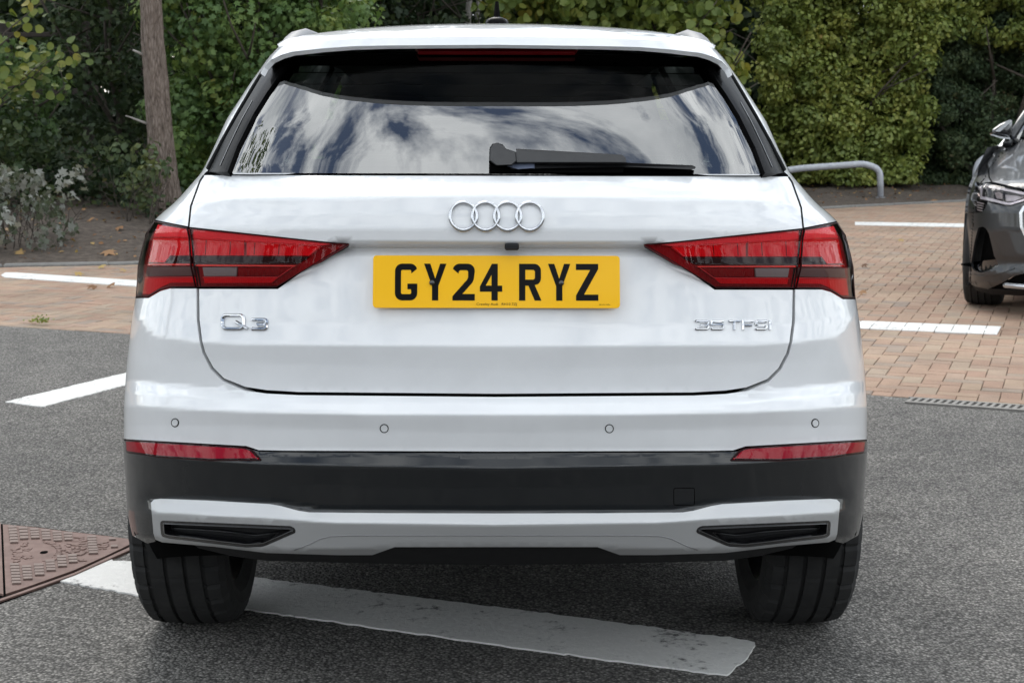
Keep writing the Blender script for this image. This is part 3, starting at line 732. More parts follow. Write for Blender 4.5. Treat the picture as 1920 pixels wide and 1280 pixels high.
# number plate: a flat sheet tilted like the tailgate behind it
pc = Vector(SM.at(0, 530, .012)[0]); pt, pb = Vector(SM.at(0, 485, .012)[0]), Vector(SM.at(0, 575, .012)[0])
up = (pt-pb).normalized(); nrm = Vector((1, 0, 0)).cross(up)
if nrm.y > 0: nrm = -nrm
M['plate'] = mat('yellow_plate', (.93, .50, .001), .4, 0, .15, .2)
M['ink'] = mat('plate_black', (.003, .003, .003), .4, 0, .05, .08)
PW, PH = .5225, .1115
def pl(x, y, z): return pc+Vector((1, 0, 0))*x+up*y+nrm*z
def plate_poly(name, loops, z, th, material, parent):
    """flat shape with holes on the plate; loops in plate metres"""
    loops = [np.array(l, float) for l in loops]; pts, ed = [], []
    for l in loops:
        b = len(pts); n = len(l); pts += [Vector(p) for p in l]; ed += [(b+i, b+(i+1) % n) for i in range(n)]
    co, _e, fa, _a, _b, _c = geometry.delaunay_2d_cdt(pts, ed, [], 0, 1e-7)
    c2 = np.array([tuple(c) for c in co]); fa = np.array([list(f) for f in fa]); ce = c2[fa].mean(1)
    fa = fa[inside(ce[:, 0], ce[:, 1], loops)]
    V_ = [pl(x, y, z+th) for x, y in c2]; F_ = [tuple(f) for f in fa]
    for l in loops:
        if area2(l) < 0: l = l[::-1]
        n = len(l); b = len(V_); V_ += [pl(x, y, z+th) for x, y in l]+[pl(x, y, z) for x, y in l]
        F_ += [(b+i, b+n+i, b+n+(i+1) % n, b+(i+1) % n) for i in range(n)]
    return mesh_obj(name, V_, F_, material, parent)
plate = plate_poly('number_plate', [rounded([(-PW/2, -PH/2), (PW/2, -PH/2), (PW/2, PH/2), (-PW/2, PH/2)], .009, 5)], 0, .004, M['plate'], car)
def A(cx, cy, r, a0, a1, n=6): return [(cx+r*math.cos(D2R(a0+(a1-a0)*i/n)), cy+r*math.sin(D2R(a0+(a1-a0)*i/n))) for i in range(n+1)]
w_ = 14; GL = {  # glyphs 50 x 79 mm, stroke 14 mm
 'G': [A(34, 63, 16, 18, 90)+A(16, 63, 16, 90, 180)+A(16, 16, 16, 180, 270)+A(34, 16, 16, 270, 360)+[(50, 36), (28, 36), (28, 24), (36, 24)]+A(33, 17, 3.5, 0, -90)+A(17, 17, 3.5, -90, -180)+A(17, 62, 3.5, 180, 90)+A(33, 62, 3.5, 90, 0)+[(36.5, 58)]],
 'Y': [[(0, 79), (14, 79), (25, 47), (36, 79), (50, 79), (32, 31), (32, 0), (18, 0), (18, 31)]],
 '2': [[(0, 0), (50, 0), (50, 14), (22, 14), (44, 38)]+A(34, 49, 14, -30, 0, 3)[1:]+A(34, 63, 16, 0, 90)+A(16, 63, 16, 90, 162)+[(13.5, 57.5)]+A(18, 61, 4, 180, 90, 3)+A(31, 61, 4, 90, 0, 3)+[(35, 50), (33, 45), (0, 9)]],
 '4': [[(26, 0), (40, 0), (40, 19), (50, 19), (50, 32), (40, 32), (40, 79), (27, 79), (0, 30), (0, 19), (26, 19)], [(26, 32), (13, 32), (26, 55)]],
 'R': [[(0, 0), (14, 0), (14, 32), (21, 32), (35, 0), (50, 0), (35, 33.5)]+A(34, 48, 15, -60, 0, 4)+A(34, 64, 15, 0, 90)+[(0, 79)], [(14, 45), (14, 66)]+[(31, 66)]+A(31, 61.5, 4.5, 90, 0, 3)+A(31, 49.5, 4.5, 0, -90, 3)],
 'Z': [[(0, 0), (50, 0), (50, 13), (18, 13), (50, 68), (50, 79), (0, 79), (0, 66), (32, 66), (0, 11)]]}
for ch, x0 in zip("GY24RYZ", (741, 795, 848, 899, 972, 1026, 1078)):
    sx = .0473/50; sc_ = .0783/79; x = (x0-930)*PW/460
    plate_poly('letter', [[(x+a*sx, -.0395+b*sc_-.0005+.0) for a, b in lp] for lp in GL[ch]], .004, .0006, M['ink'], plate)
def small_text(s, x, y, h, sx=1.0):
    cu = bpy.data.curves.new('lettering', 'FONT'); cu.body = s; cu.size = h; cu.align_x = 'CENTER'; cu.resolution_u = 2
    tmp = bpy.data.objects.new('lettering', cu); SC.collection.objects.link(tmp); bpy.context.view_layer.update()
    me = tmp.to_mesh(); vs = [pl(x+v.co.x*sx, y+v.co.y, .0046) for v in me.vertices]; fs = [list(p.vertices) for p in me.polygons]
    tmp.to_mesh_clear(); bpy.data.objects.remove(tmp)
    return mesh_obj('lettering', vs, fs, M['ink'], plate)
small_text("Crawley Audi   RH10 7ZJ", 0.0005, -.0500, .0072, 1.15); small_text("BS AU 145e", .229, -.0495, .0036, 1.3)
for x in (-139, 140-.0):
    c = pl((810-930 if x < 0 else 1050.5-930)*PW/460, -.0025, .0046); s = MB()
    s.loft([[tuple(c+nrm*d+(Vector((1, 0, 0))*math.cos(k*math.pi/8)+up*math.sin(k*math.pi/8))*r) for k in range(16)] for d, r in ((0, .0062), (.003, .0058), (.0045, .004), (.005, .0005))], cap=True)
    s.build('plate_screw', M['piano'], plate, True)

# rear window, printed border, side blades
GLS = [(-526, 324.5), (-505, 286), (-470, 214), (-437, 150), (-418, 116), (-390, 103), (-250, 98), (0, 96.5)]
GLS = GLS+[(-a, v) for a, v in GLS[:-1][::-1]]
window = panel('rear_window', SG, GLS, M['glass'], car, off=-.002, flange=.004, dv=16, dth=.08)
HO = [(-452, 290), (-447, 302), (-432, 307.5), (-160, 308), (-100, 300), (-50, 293), (0, 291)]
HO2 = [(0, 117), (-370, 120), (-392, 130), (-400, 150), (-434, 226)]
HOL = HO+[(-a, v) for a, v in HO[:-1][::-1]]+[(-a, v) for a, v in HO2[::-1]][:-1]+HO2
panel('printed_border', SG, np.array(GLS)*[.995, 1], M['void'], window, holes=[HOL], off=-.008, flange=0, dv=20, dth=.1)
HT = MB()
heat = [[(-(.985*np.interp(v, [120, 150, 226, 290], [385, 395, 428, 446])), v), ((.985*np.interp(v, [120, 150, 226, 290], [385, 395, 428, 446])), v)] for v in range(132, 306, 22)]
ribbon('heating_wire', SG, heat, .35, .0004, mat('heating_wire_brown', (.05, .035, .025), .6), window, base=-.0075, step=40)
BL = [(-539, 323.5), (-512, 268), (-484.5, 219), (-451.5, 163), (-441, 145), (-424, 120), (-408, 108), (-392, 106), (-394, 122), (-410, 146), (-430, 174), (-455, 214), (-486, 276), (-504, 324)]
both('window_blade', SG, BL, M['blade'], car, off=.012, view=True, flange=.03, dv=10, dth=.02, step=6)
for s in (1, -1):
    ribbon('blade_highlight', SM, [[(s*-531, 316), (s*-487, 232), (s*-440, 150)]], 1.5, .004, M['rail'], car, base=.024, view=True)  # pale strips laid on as the thin gloss highlights of the blade
    ribbon('blade_highlight', SG, [[(s*-518, 312), (s*-500, 272), (s*-478, 226), (s*-458, 190)]], 1.4, .004, M['rail'], car, base=.012, view=True)
    ribbon('pillar_strip', SM, [[(s*-540.5, 320), (s*-513, 267), (s*-486, 218), (s*-453, 162), (s*-443, 146), (s*-426, 119)]], 2.4, .004, M['seam'], car, base=.002)
# spoiler: white rear face, roof skin, black underside with the high brake light
UP = [(0, 69), (-200, 71.5), (-270, 74), (-340, 78.8), (-380, 83), (-399, 86.5), (-408, 90)]
LOW = [(0, 84.5), (-200, 86.3), (-270, 88), (-330, 92.5), (-383, 98.5), (-405, 105), (-423, 114), (-435, 127), (-442, 140)]
OUTE = [(-441.5, 133), (-437, 126), (-423, 105.5), (-409, 89.5)]
SPO = [(-a, v) for a, v in UP[:0:-1]]+UP+OUTE[::-1]+LOW[::-1]+[(-a, v) for a, v in LOW[1:]]+[(-a, v) for a, v in OUTE]
spoiler = panel('roof_spoiler', SS, SPO, M['white'], car, flange=.012, dv=5, dth=.05, step=7)
lo = [(-a, v) for a, v in LOW[:0:-1]]+LOW
lo = np.array(lo)
def strip(p, n):
    q = np.concatenate([[0], np.cumsum(np.linalg.norm(np.diff(p, axis=0), axis=1))]); s = np.linspace(0, q[-1], n)
    return np.stack([np.interp(s, q, p[:, 0]), np.interp(s, q, p[:, 1])], 1)
l1 = strip(lo, 60); pa = SS.at(l1[:, 0], l1[:, 1], -.001)
l2 = strip(np.array([(418, 116), (390, 103), (250, 98), (0, 96.5), (-250, 98), (-390, 103), (-418, 116)], float)*[1.0, 1], 60)
pb_ = SM.at(l2[:, 0], l2[:, 1], .004)
m = MB(); m.loft([[tuple(p) for p in pa], [tuple(p+np.array((0, 0, .004))) for p in (pa*.5+pb_*.5)], [tuple(p) for p in pb_]], closed=False); m.build('spoiler_underside', M['piano'], spoiler, True)
panel('high_brake_light', SG, [(-152, 97), (152, 97), (146, 104.5), (-146, 104.5)], mat('brake_light_red', (.20, .003, .006), .3, 0, .3), spoiler, off=.012, flange=.01, dv=4)
ux = strip(np.array([(408, 90), (399, 86.5), (380, 83), (340, 78.8), (270, 74), (200, 71.5), (0, 69), (-200, 71.5), (-270, 74), (-340, 78.8), (-380, 83), (-399, 86.5), (-408, 90)], float), 41)
r0 = SS.at(ux[:, 0], ux[:, 1], 0)
rings = [[tuple(p) for p in r0]]
for y, zc, hwx, camb in ((.52, 1.567, .530, .030), (.75, 1.585, .545, .034), (1.1, 1.597, .555, .036), (1.5, 1.600, .562, .037), (1.9, 1.592, .56, .037), (2.3, 1.57, .55, .037), (2.55, 1.545, .54, .036)):
    t = r0[:, 0]/abs(r0[0, 0]); rings.append([(hwx*q, max(y, p[1]+.02*(1+(y-.5)*3)), zc-camb*abs(q)**2.2-.012*abs(q)**8) for q, p in zip(t, r0)])
m = MB(); m.loft(rings, closed=False); roof = m.build('roof', M['white'], car, True)
# rails
for s in (1, -1):
    m = MB(); pts = []
    for y, h in ((.58, -.03), (.62, -.012), (.70, .008), (.78, .020), (.92, .026), (1.5, .026), (2.0, .022), (2.3, .010), (2.4, -.01)):
        xb = np.interp(y, (.62, .8, 1.1), (.525, .512, .53))
        zc = np.interp(y, (.52, .75, 1.1, 1.5, 1.9, 2.3, 2.55), (1.567, 1.585, 1.597, 1.600, 1.592, 1.57, 1.545))-.036
        pts.append((xb, y, zc+h))
    rg = []
    for x, y, z in pts: rg.append([(s*(x+dx), y, z+dz) for dx, dz in ((-.045, -.05), (-.036, -.012), (-.018, .0), (.006, -.006), (.020, -.03), (.026, -.06))])
    m.loft(rg, closed=True, cap=True); m.build('roof_rail', M['rail'], car, True)
# aerial
ab = MB(); cy = 1.02; zc = 1.583
ab.loft([[(hx*math.copysign(abs(math.cos(k*math.pi/10))**.5, math.cos(k*math.pi/10)), cy+ly*math.copysign(abs(math.sin(k*math.pi/10))**.7, math.sin(k*math.pi/10)), zc+z) for k in range(20)] for z, hx, ly in ((-.02, .036, .08), (.014, .035, .078), (.026, .029, .068), (.032, .012, .05))], cap=True)
aer = ab.build('roof_aerial', M['blade'], car, True)
fn = MB(); fn.loft([[(sx*hx, cy+y0+dy, zc+z) for sx, dy in ((-1, .012), (-.5, 0), (.5, 0), (1, .012), (1, ln), (-1, ln))] for z, hx, y0, ln in ((.02, .0095, -.04, .10), (.05, .0075, -.005, .05), (.078, .0045, .03, .012))], cap=True)
fn.build('aerial_fin', M['void'], aer)
# wiper
wp = MB()
def SMw(u, v, o): return tuple(SG.near(X(u), v, o)[0])
ringp = [(916, 300), (917, 278), (922, 270), (932, 268), (942, 271), (948, 279), (967, 285), (969, 302), (960, 310), (930, 311)]
m = MB(); m.loft([[SMw(u, v, .004) for u, v in ringp], [SMw(u, v, .042) for u, v in ringp], [SMw(u*.9+94, v*.9+29.5, .052) for u, v in ringp]], cap=True)
wiper = m.build('rear_wiper', M['plastic_grey'], car)
ar = [(967, 279), (1165, 289.5), (1172, 295), (1174, 306), (968, 306.5)]
m = MB(); m.loft([[SMw(u, v, .012) for u, v in ar], [SMw(u, v, .034) for u, v in ar], [SMw(u, v*.8+58.6, .042) for u, v in ar]], cap=True); m.build('wiper_arm', M['plastic_grey'], wiper)
bl = [(950, 312), (958, 306), (1000, 305), (1172, 304.5), (1297, 309), (1304, 312), (1303, 316), (1296, 317), (1170, 312), (1000, 316), (958, 318)]
m = MB(); m.loft([[SMw(u, v, .006) for u, v in bl], [SMw(u, v, .022) for u, v in bl]], cap=True); m.build('wiper_blade', M['plastic'], wiper)
m = MB(); m.loft([[SMw(u, v, .0225) for u, v in q] for q in ([(949, 312), (966, 305.5), (1002, 305), (1002, 316), (970, 318)],)*1]+[[SMw(u, v, .027) for u, v in [(951, 312), (967, 307), (1000, 306.5), (1000, 315), (970, 317)]]], cap=True)
m.build('blade_clip', mat('blue_grey_clip', (.12, .14, .20), .3, 0, .5), wiper)
bs = [(917, 310), (1170, 311), (1168, 323.5), (919, 323.5)]
m = MB(); m.loft([[SMw(u, v, .001) for u, v in bs], [SMw(u, v, .012) for u, v in bs]], cap=True); m.build('wiper_base', M['void'], wiper)

# sides, arches, glasshouse, front
def side_profile(vs, s):
    th = np.full(len(vs), s*1.52); return SM.P(th, np.asarray(vs, float))
for s in (1, -1):
    vs = np.concatenate([[344, 356, 370, 386, 400], np.linspace(412, 1000, 22)]); p0 = side_profile(vs, s); rings = []
    for d in (0, .1, .2, .35, .55, .8, 1.2, 1.7, 2.3, 2.9, 3.3, 3.6, 3.75, 3.85):
        r = []
        for p in p0:
            wmax = np.interp(p[2], (.3, .5, .8, 1.0, 1.1, 1.16, 1.215), (.895, .915, .922, .905, .865, .80, .68)); e = 1-(1-min(d/.75, 1))**2
            x = abs(p[0])+(max(wmax, abs(p[0]))-abs(p[0]))*e; y = p[1]+d
            x -= .30*max(0, (y-3.55)/.8)**2.2
            r.append((s*x, min(y, 4.32), max(p[2], .23) if not y > 3.2 else min(p[2], 1.03)))
        rings.append(r)
    m = MB(); m.loft(rings, closed=False)
    keep = []
    for f in m.f:
        c = np.mean([m.v[i] for i in f], axis=0)
        if min(math.hypot(c[1]-.88, c[2]-.36), math.hypot(c[1]-3.56, c[2]-.36)) > .43: keep.append(f)
    m.f = keep; m.build('body_side', M['white'], car, True)
    for yc in (.88, 3.56):
        a = MB(); a.loft([[(s*x, yc+r*math.cos(D2R(q)), .36+r*math.sin(D2R(q))) for x, r in [(np.interp(yc if yc > 2 else .88+r*math.cos(D2R(q)), (.3, .38, .45, .6, .9), (.80, .84, .872, .905, .925))+k, r) for k, r in ((-.06, .37), (-.008, .385), (0, .42), (-.006, .46), (-.03, .47))]] for q in np.linspace(0, 180, 30)], closed=False)
        a.build('wheel_arch_flare', M['plastic_grey'], car, True)
        a = MB(); a.loft([[(s*x, yc+.40*math.cos(D2R(q)), .36+.40*math.sin(D2R(q))) for x in (.90, .45)] for q in np.linspace(0, 180, 20)], closed=False); a.build('arch_liner', M['void'], car)
    a = MB().box((s*.885, 2.2, .33), (.05, 2.0, .14), ch=.02); a.build('side_skirt', M['plastic_grey'], car)
    # glasshouse
    vs = np.linspace(96, 345, 14); p0 = side_profile(vs, s); gr, pr = [], []
    for d in (0, .12, .3, .7, 1.2, 1.7, 2.2):
        gr.append([(s*(abs(p[0])+.03*min(d/.6, 1)), p[1]+d*(1-.16*(p[2]-1.2)/.3 if d > 1.5 else 1), p[2]+(.0 if d < 1.5 else -.012*(d-1.5))) for p in p0])
    m = MB(); m.loft(gr[:3], closed=False); m.build('rear_pillar', M['white'], car, True)
    m = MB(); m.loft(gr[2:], closed=False); m.build('side_window', M['glass_dark'], car, True)
    for d in (1.28, 1.95):
        a = MB(); q = [np.array(gr[4][0])+(np.array(gr[5][0])-np.array(gr[4][0]))*(d-1.2)/.5, np.array(gr[4][-1])+(np.array(gr[5][-1])-np.array(gr[4][-1]))*(d-1.2)/.5]
        a.tube([tuple(w-np.array((s*.02, 0, 0))) for w in q], .035, 8); a.build('door_pillar', M['lining'], car)
m = MB(); yv = [(1.03, 3.40), (1.02, 3.7), (.97, 4.1), (.86, 4.32), (.6, 4.40), (.3, 4.36)]
m.loft([[(x, y+.02-.30*abs(x/.9)**4*(y > 4), z-.05*abs(x/.9)**3) for x in np.linspace(-.86, .86, 15)] for z, y in yv], closed=False); m.build('bonnet_and_nose', M['white'], car, True)
m = MB(); m.loft([[(x*wd, y-.10*abs(x)**2*.6, z) for x in np.linspace(-1, 1, 11)] for z, y, wd in ((1.545, 2.55, .54), (1.3, 2.98, .66), (1.04, 3.42, .74))], closed=False); m.build('windscreen', M['screen'], car, True)
cab = MB(); cab.box((0, 1.9, .78), (1.5, 2.9, .5)); cab.box((0, 3.1, 1.02), (1.36, .5, .10)); cab.build('cabin_floor', M['void'], car)
lin = MB(); lin.loft([[(x, y, z-.05*abs(x/.5)**2-.03) for x in np.linspace(-.5, .5, 9)] for y, z in ((.56, 1.55), (1.1, 1.585), (1.8, 1.58), (2.5, 1.54))], closed=False); lin.build('roof_lining', M['lining'], car, True)
for x in (-.36, .36):
    st = MB(); st.loft([[(x+hx*math.copysign(abs(math.cos(k*math.pi/8))**.6, math.cos(k*math.pi/8)), y+dy*math.sin(k*math.pi/8), z) for k in range(16)] for z, hx, dy, y in ((1.0, .25, .08, 2.16), (1.2, .24, .07, 2.14), (1.27, .19, .05, 2.13), (1.30, .10, .03, 2.13))], cap=True)
    seat = st.build('front_seat', M['cloth'], car, True)
    hr = MB(); hr.loft([[(x+hx*math.copysign(abs(math.cos(k*math.pi/8))**.6, math.cos(k*math.pi/8)), 2.12+dy*math.sin(k*math.pi/8), z) for k in range(16)] for z, hx, dy in ((1.29, .10, .04), (1.33, .135, .05), (1.385, .13, .05), (1.42, .10, .04), (1.437, .05, .02))], cap=True); hr.build('headrest', M['cloth'], seat, True)
bench = MB(); bench.box((0, 1.28, 1.02), (1.26, .16, .42), ch=.05); rb = bench.build('rear_bench', M['cloth'], car)
for x in (-.40, 0, .40): MB().box((x, 1.27, 1.285), (.24, .10, .12), ch=.035).build('headrest', M['cloth'], rb)
MB().box((0, .62, 1.10), (1.24, .80, .02)).build('parcel_shelf', M['cloth'], car)
MB().box((0, 2.75, 1.47), (.22, .05, .06), ch=.01).build('cabin_mirror', M['cloth'], car)
# wheels
def wheel(parent, x, yc, R, W, name='wheel', gro=True, T=None):
    s = 1 if x > 0 else -1; seg = 216; h = W/2; pr = []
    gv = (-.072, -.026, .022, .066)
    pts = [(-h*.80, R-.115), (-h*.98, R-.085), (-h*1.02, R-.055), (-h*.97, R-.026), (-h*.86, R-.009)]
    xs = [-.090]
    for g_ in gv: pts += [(g_-.0055, R-.0035*abs(g_)/.09), (g_-.0042, R-.009), (g_+.0042, R-.009), (g_+.0055, R-.0035*abs(g_)/.09)]
    pts += [(h*.86, R-.009), (h*.97, R-.026), (h*1.02, R-.055), (h*.98, R-.085), (h*.80, R-.115)]
    rings = []
    for k in range(seg):
        a = 2*math.pi*k/seg; ring = []
        for i, (px, r) in enumerate(pts):
            out = px*s > .070
            if gro and (k % 6 == 0) and (abs(px) > .068) and r > R-.05: r -= .0065
            if gro and (k % 12 == 3) and abs(px) < .068 and r > R-.004: r -= .0015
            ring.append((x+px, yc+r*math.cos(a), R+r*math.sin(a)))
        rings.append(ring)
    rings.append(rings[0]); m = MB(); m.loft(rings, closed=False)
    wh = bpy.data.objects.new(name, None); link(wh, parent)
    if T: m.v = [T(*p) for p in m.v]
    m.build('tyre', M['rubber'], wh)
    rm = MB(); rm.loft([[(x+px, yc+r*math.cos(2*math.pi*k/48), R+r*math.sin(2*math.pi*k/48)) for k in range(48)] for px, r in ((-h*.85, R-.10), (-h*.7, R-.13), (h*.7, R-.13), (h*.85, R-.10))], closed=True)
    for k in range(10):
        a = 2*math.pi*k/10
        rm.tube([(x+s*h*.6, yc, R), (x+s*h*.72, yc+(R-.115)*math.cos(a), R+(R-.115)*math.sin(a))], .022, 6)
    if T: rm.v = [T(*p) for p in rm.v]
    rm.build('rim', M['steel'], wh, True)
    bd = MB(); bd.tube([(x-s*.10, yc, R), (x-s*.05, yc, R)], .17, 24); bd.tube([(x-s*.3, yc, R), (x, yc, R)], .05, 10); 
    if T: bd.v = [T(*p) for p in bd.v]
    bd.build('brake', M['plastic'], wh)
for x, y in ((-.800, .86), (.800, .86), (-.79, 3.56), (.79, 3.56)): wheel(car, x, y, .355, .24)
ax = MB(); ax.tube([(-.7, .90, .33), (.7, .90, .33)], .04, 10); ax.box((0, .55, .42), (1.0, .5, .10)); ax.box((0, 2.3, .36), (1.4, 2.0, .12)); ax.tube([(-.46, .40, .36), (-.46, 1.6, .34)], .03, 10); ax.build('underbody', M['void'], car)

# ------------------------------------------------------------------ manhole cover, drain, hoop barriers
mo = gp(110, 1050); man = empty('manhole_cover', (mo.x, mo.y, 0), label='rusty triangular cast iron manhole cover with raised tread bars left of the white car', cat='manhole cover')
def zq(x, y): return (x/7.111, 960+y/7.111)
def gpoly(name, px, z0, z1, material, parent, jit=0):
    q = [gp(*p) for p in px]; n = len(q)
    if area2(np.array([tuple(p)[:2] for p in q])) < 0: q = q[::-1]
    vs = [(p.x, p.y, z1) for p in q]+[(p.x, p.y, z0) for p in q]
    return mesh_obj(name, vs, [tuple(range(n))]+[(i, n+i, n+(i+1) % n, (i+1) % n) for i in range(n)], material, parent)
cov = [(5.5, 987), (70, 993), (130, 1001), (200, 1009), (246, 1015.5), (252, 1019), (246, 1024), (200, 1046), (140, 1073), (60, 1102), (11, 1118)]
gpoly('frame', [(-14, 982), (70, 988.5), (130, 997), (200, 1005), (254, 1014), (268, 1021.5), (252, 1031.5), (200, 1053), (140, 1081), (60, 1110), (-14, 1137)], -.02, .003, M['void'], man)
gpoly('cover_plate', cov, -.02, .009, M['iron'], man)
gpoly('frame_rim', [(246, 1028), (252, 1031), (140, 1081), (60, 1110), (0, 1131), (0, 1127), (60, 1106), (140, 1077.5)], -.01, .008, M['iron'], man)
gpoly('second_plate', [(-260, 1040), (-120, 1003), (1.5, 984), (6.5, 1119), (-110, 1080)], -.02, .009, M['iron'], man)
for x0, y0, x1, y1, n in ((110, 230, 225, 465, 6), (250, 245, 368, 415, 4), (400, 265, 520, 405, 4), (550, 280, 668, 425, 4), (700, 300, 820, 440, 4), (850, 320, 965, 430, 3),
                          (132, 735, 258, 1015, 7), (290, 765, 420, 955, 5), (450, 740, 582, 900, 4), (605, 690, 732, 840, 4), (757, 630, 883, 785, 4), (907, 612, 1028, 730, 3),
                          (1158, 365, 1285, 610, 7), (1452, 390, 1545, 425, 1), (1478, 490, 1572, 525, 1)):
    lean = (y1-y0)*.11
    for k in range(n):
        a, b = y0+(y1-y0)*k/n, y0+(y1-y0)*(k+.72)/n; sh = lean*k/max(n, 2)
        gpoly('tread_bar', [zq(x0+sh+5, a), zq(x1+sh-8, a-4), zq(x1+sh, (a+b)/2), zq(x1+sh-4, b-4), zq(x0+sh+5, b)], .008, .0145, M['iron_worn'], man)
mk = MB()   # worn cast lettering, no longer legible
def mark(x, y):
    a = gp(*zq(x, y)); mk.box((a.x, a.y, .0085), (.006+.016*RNG.random(), .006+.02*RNG.random(), .004+.003*RNG.random()), Matrix.Rotation(RNG.random()*3, 3, 'Z'))
for x0, y0, x1, y1 in ((175, 490, 265, 700), (320, 440, 400, 560), (330, 605, 420, 720), (880, 440, 985, 620), (1010, 350, 1140, 690), (1310, 400, 1420, 530), (1590, 440, 1630, 470)):
    for _ in range(int((x1-x0)*(y1-y0)/1300)): mark(RNG.uniform(x0, x1), RNG.uniform(y0, y1))
for k in range(34): a = RNG.uniform(-1.5, 1.7); mark(600+190*math.cos(a), 560+125*math.sin(a))
mk.build('cast_relief', M['iron'], man)['kind'] = 'stuff'
kh = gp(*zq(588, 572)); k_ = MB(); k_.loft([[(kh.x+.012*math.cos(q*math.pi/6), kh.y+.016*math.sin(q*math.pi/6), z) for q in range(12)] for z in (.0102, .0100)], cap=True); k_.build('key_hole', M['void'], man)

A0, A1 = gp(1697, 755.5), gp(1920, 771.5); ad = (A1-A0).normalized(); an = Vector((-ad.y, ad.x, 0))
dr = empty('drain_channel', tuple(A0), label='slotted steel drain grating along the edge of the block paving', cat='drain')
DW = .135; LEN = 3.2
def along(s, w, z): return A0+ad*s+an*w+Vector((0, 0, z))
def bar(name, s0, s1, w0, w1, z0, z1, material, skew=0):
    m = MB(); vs = [along(s+(skew if w == w1 else 0), w, z) for z in (z0, z1) for w in (w0, w1) for s in (s0, s1)]
    m.add(vs, [(0, 2, 3, 1), (4, 5, 7, 6), (0, 1, 5, 4), (2, 6, 7, 3), (0, 4, 6, 2), (1, 3, 7, 5)]); return m.build(name, material, dr)
bar('channel', 0, LEN, .005, DW-.005, -.1, -.055, M['void'])
bar('front_edge', 0, LEN, -.012, .018, -.06, .010, M['galv']); bar('rear_edge', 0, LEN, DW-.02, DW, -.06, .009, M['galv'])
for k in range(int(LEN/.0345)): bar('grate_bar', .002+k*.0345, .002+k*.0345+.0165, .0185, DW-.0205, -.03, .0085, M['galv'], .012)
M['hoop'] = grainy('grey_white_barrier_paint', [(.3, (.40, .42, .46)), (.7, (.54, .56, .60))], 12, .5, .2, 100, .001)
def hoop(px, y, r, label):
    pts = [at(u, v, y) for u, v in px]; e = empty('hoop_barrier', (pts[-1].x, pts[-1].y, bed_z(pts[-1].x, pts[-1].y)), label=label, cat='barrier', group='tubular hoop barriers along the kerb')
    # smooth the corners
    P_ = [Vector(p) for p in pts]; q = [P_[0]]
    for i in range(1, len(P_)-1):
        a, b, c = P_[i-1], P_[i], P_[i+1]; d = min(.28, (a-b).length*.45, (c-b).length*.45); s, t = b+(a-b).normalized()*d, b+(c-b).normalized()*d
        q += [s*(1-k)**2+b*2*k*(1-k)+t*k*k for k in (0, .17, .33, .5, .67, .83, 1)]
    q.append(P_[-1]); MB().tube(q, r, 14).build('tube', M['hoop'], e, True)
    for p in (q[0], q[-1]):
        pz = bed_z(p.x, p.y); MB().tube([(p.x, p.y, pz-.02), (p.x, p.y, pz+.012)], r*1.5, 14).build('foot_collar', M['hoop'], e)
    return e
HY = 21.3
hoop([(1452, 385), (1461, 322), (1498, 316), (1622, 307), (1650, 318), (1651, 368)], HY, .052, 'pale grey tubular hoop barrier in front of the small leaved shrub')
hoop([(1829, 372), (1831, 306), (1866, 286), (2010, 288), (2026, 300), (2026, 372)], HY+.9, .062, 'pale grey tubular hoop barrier half hidden behind the dark grey car')

# ------------------------------------------------------------------ the dark grey car on the right, facing the camera
YE = 6.62                                   # world distance of its nose
E_UC = 1166.0                               # its centre line, px from the white car's axis
HE = np.array([(215, E_UC-996), (221, E_UC-985), (258, E_UC-969.5), (270, E_UC-956), (281, E_UC-938), (301.5, E_UC-913.5), (328, E_UC-899.5), (353, E_UC-889.5), (387, E_UC-884.5), (397, E_UC-884), (449, E_UC-881), (492, E_UC-879.5), (514, E_UC-879), (530, E_UC-881), (555, E_UC-890)])
def hwe(v): v = np.asarray(v, float); return sum(np.interp(v+d, HE[:, 0], HE[:, 1]) for d in (-4, 0, 4))/3
FEe = [([(0, 560)], .30), ([(0, 545)], .16), ([(0, 530)], .06), ([(0, 512)], .03), ([(0, 492)], .05), ([(0, 478)], .03), ([(0, 430)], .0), ([(0, 395)], .01), ([(0, 383)], .03), ([(0, 372)], .06), ([(0, 347)], .14), ([(0, 338)], .22), ([(0, 315)], .62), ([(0, 285)], 1.25), ([(0, 258)], 1.75), ([(0, 215)], 2.2)]
def YEf(t, a, v):
    a, v = np.broadcast_arrays(np.asarray(a, float), np.asarray(v, float))
    return YE+a*.00138+sum(prof(FEe, a, v+d) for d in (-2, -.7, .7, 2))/4+.85*(1-(1-np.minimum(np.abs(t), .9999)**3)**(1/3))
SE = Surf(hwe, YEf, E_UC); EC = float(unproj(E_UC, 440, YE)[0])
EA = math.atan2(E_UC/F, .9994); ESN, ECS = math.sin(EA), math.cos(EA)
def EW(x, y, z): return (EC+x*ECS+y*ESN, YE-x*ESN+y*ECS, z)    # the car points at the camera: turned by EA
suv = empty('grey_suv', (EC+ESN, YE+ECS, 0), label='dark grey SUV at the edge of the picture facing the camera', cat='car')
M['grey'] = paint('dark_grey_metallic', (.024, .0255, .028), .25, .35, .25); M['grey'].node_tree.nodes['Principled BSDF'].inputs['Coat Weight'].default_value = .6
M['lamp_glass'] = mat('headlamp_silver', (.82, .84, .87), .22, .6, .6)
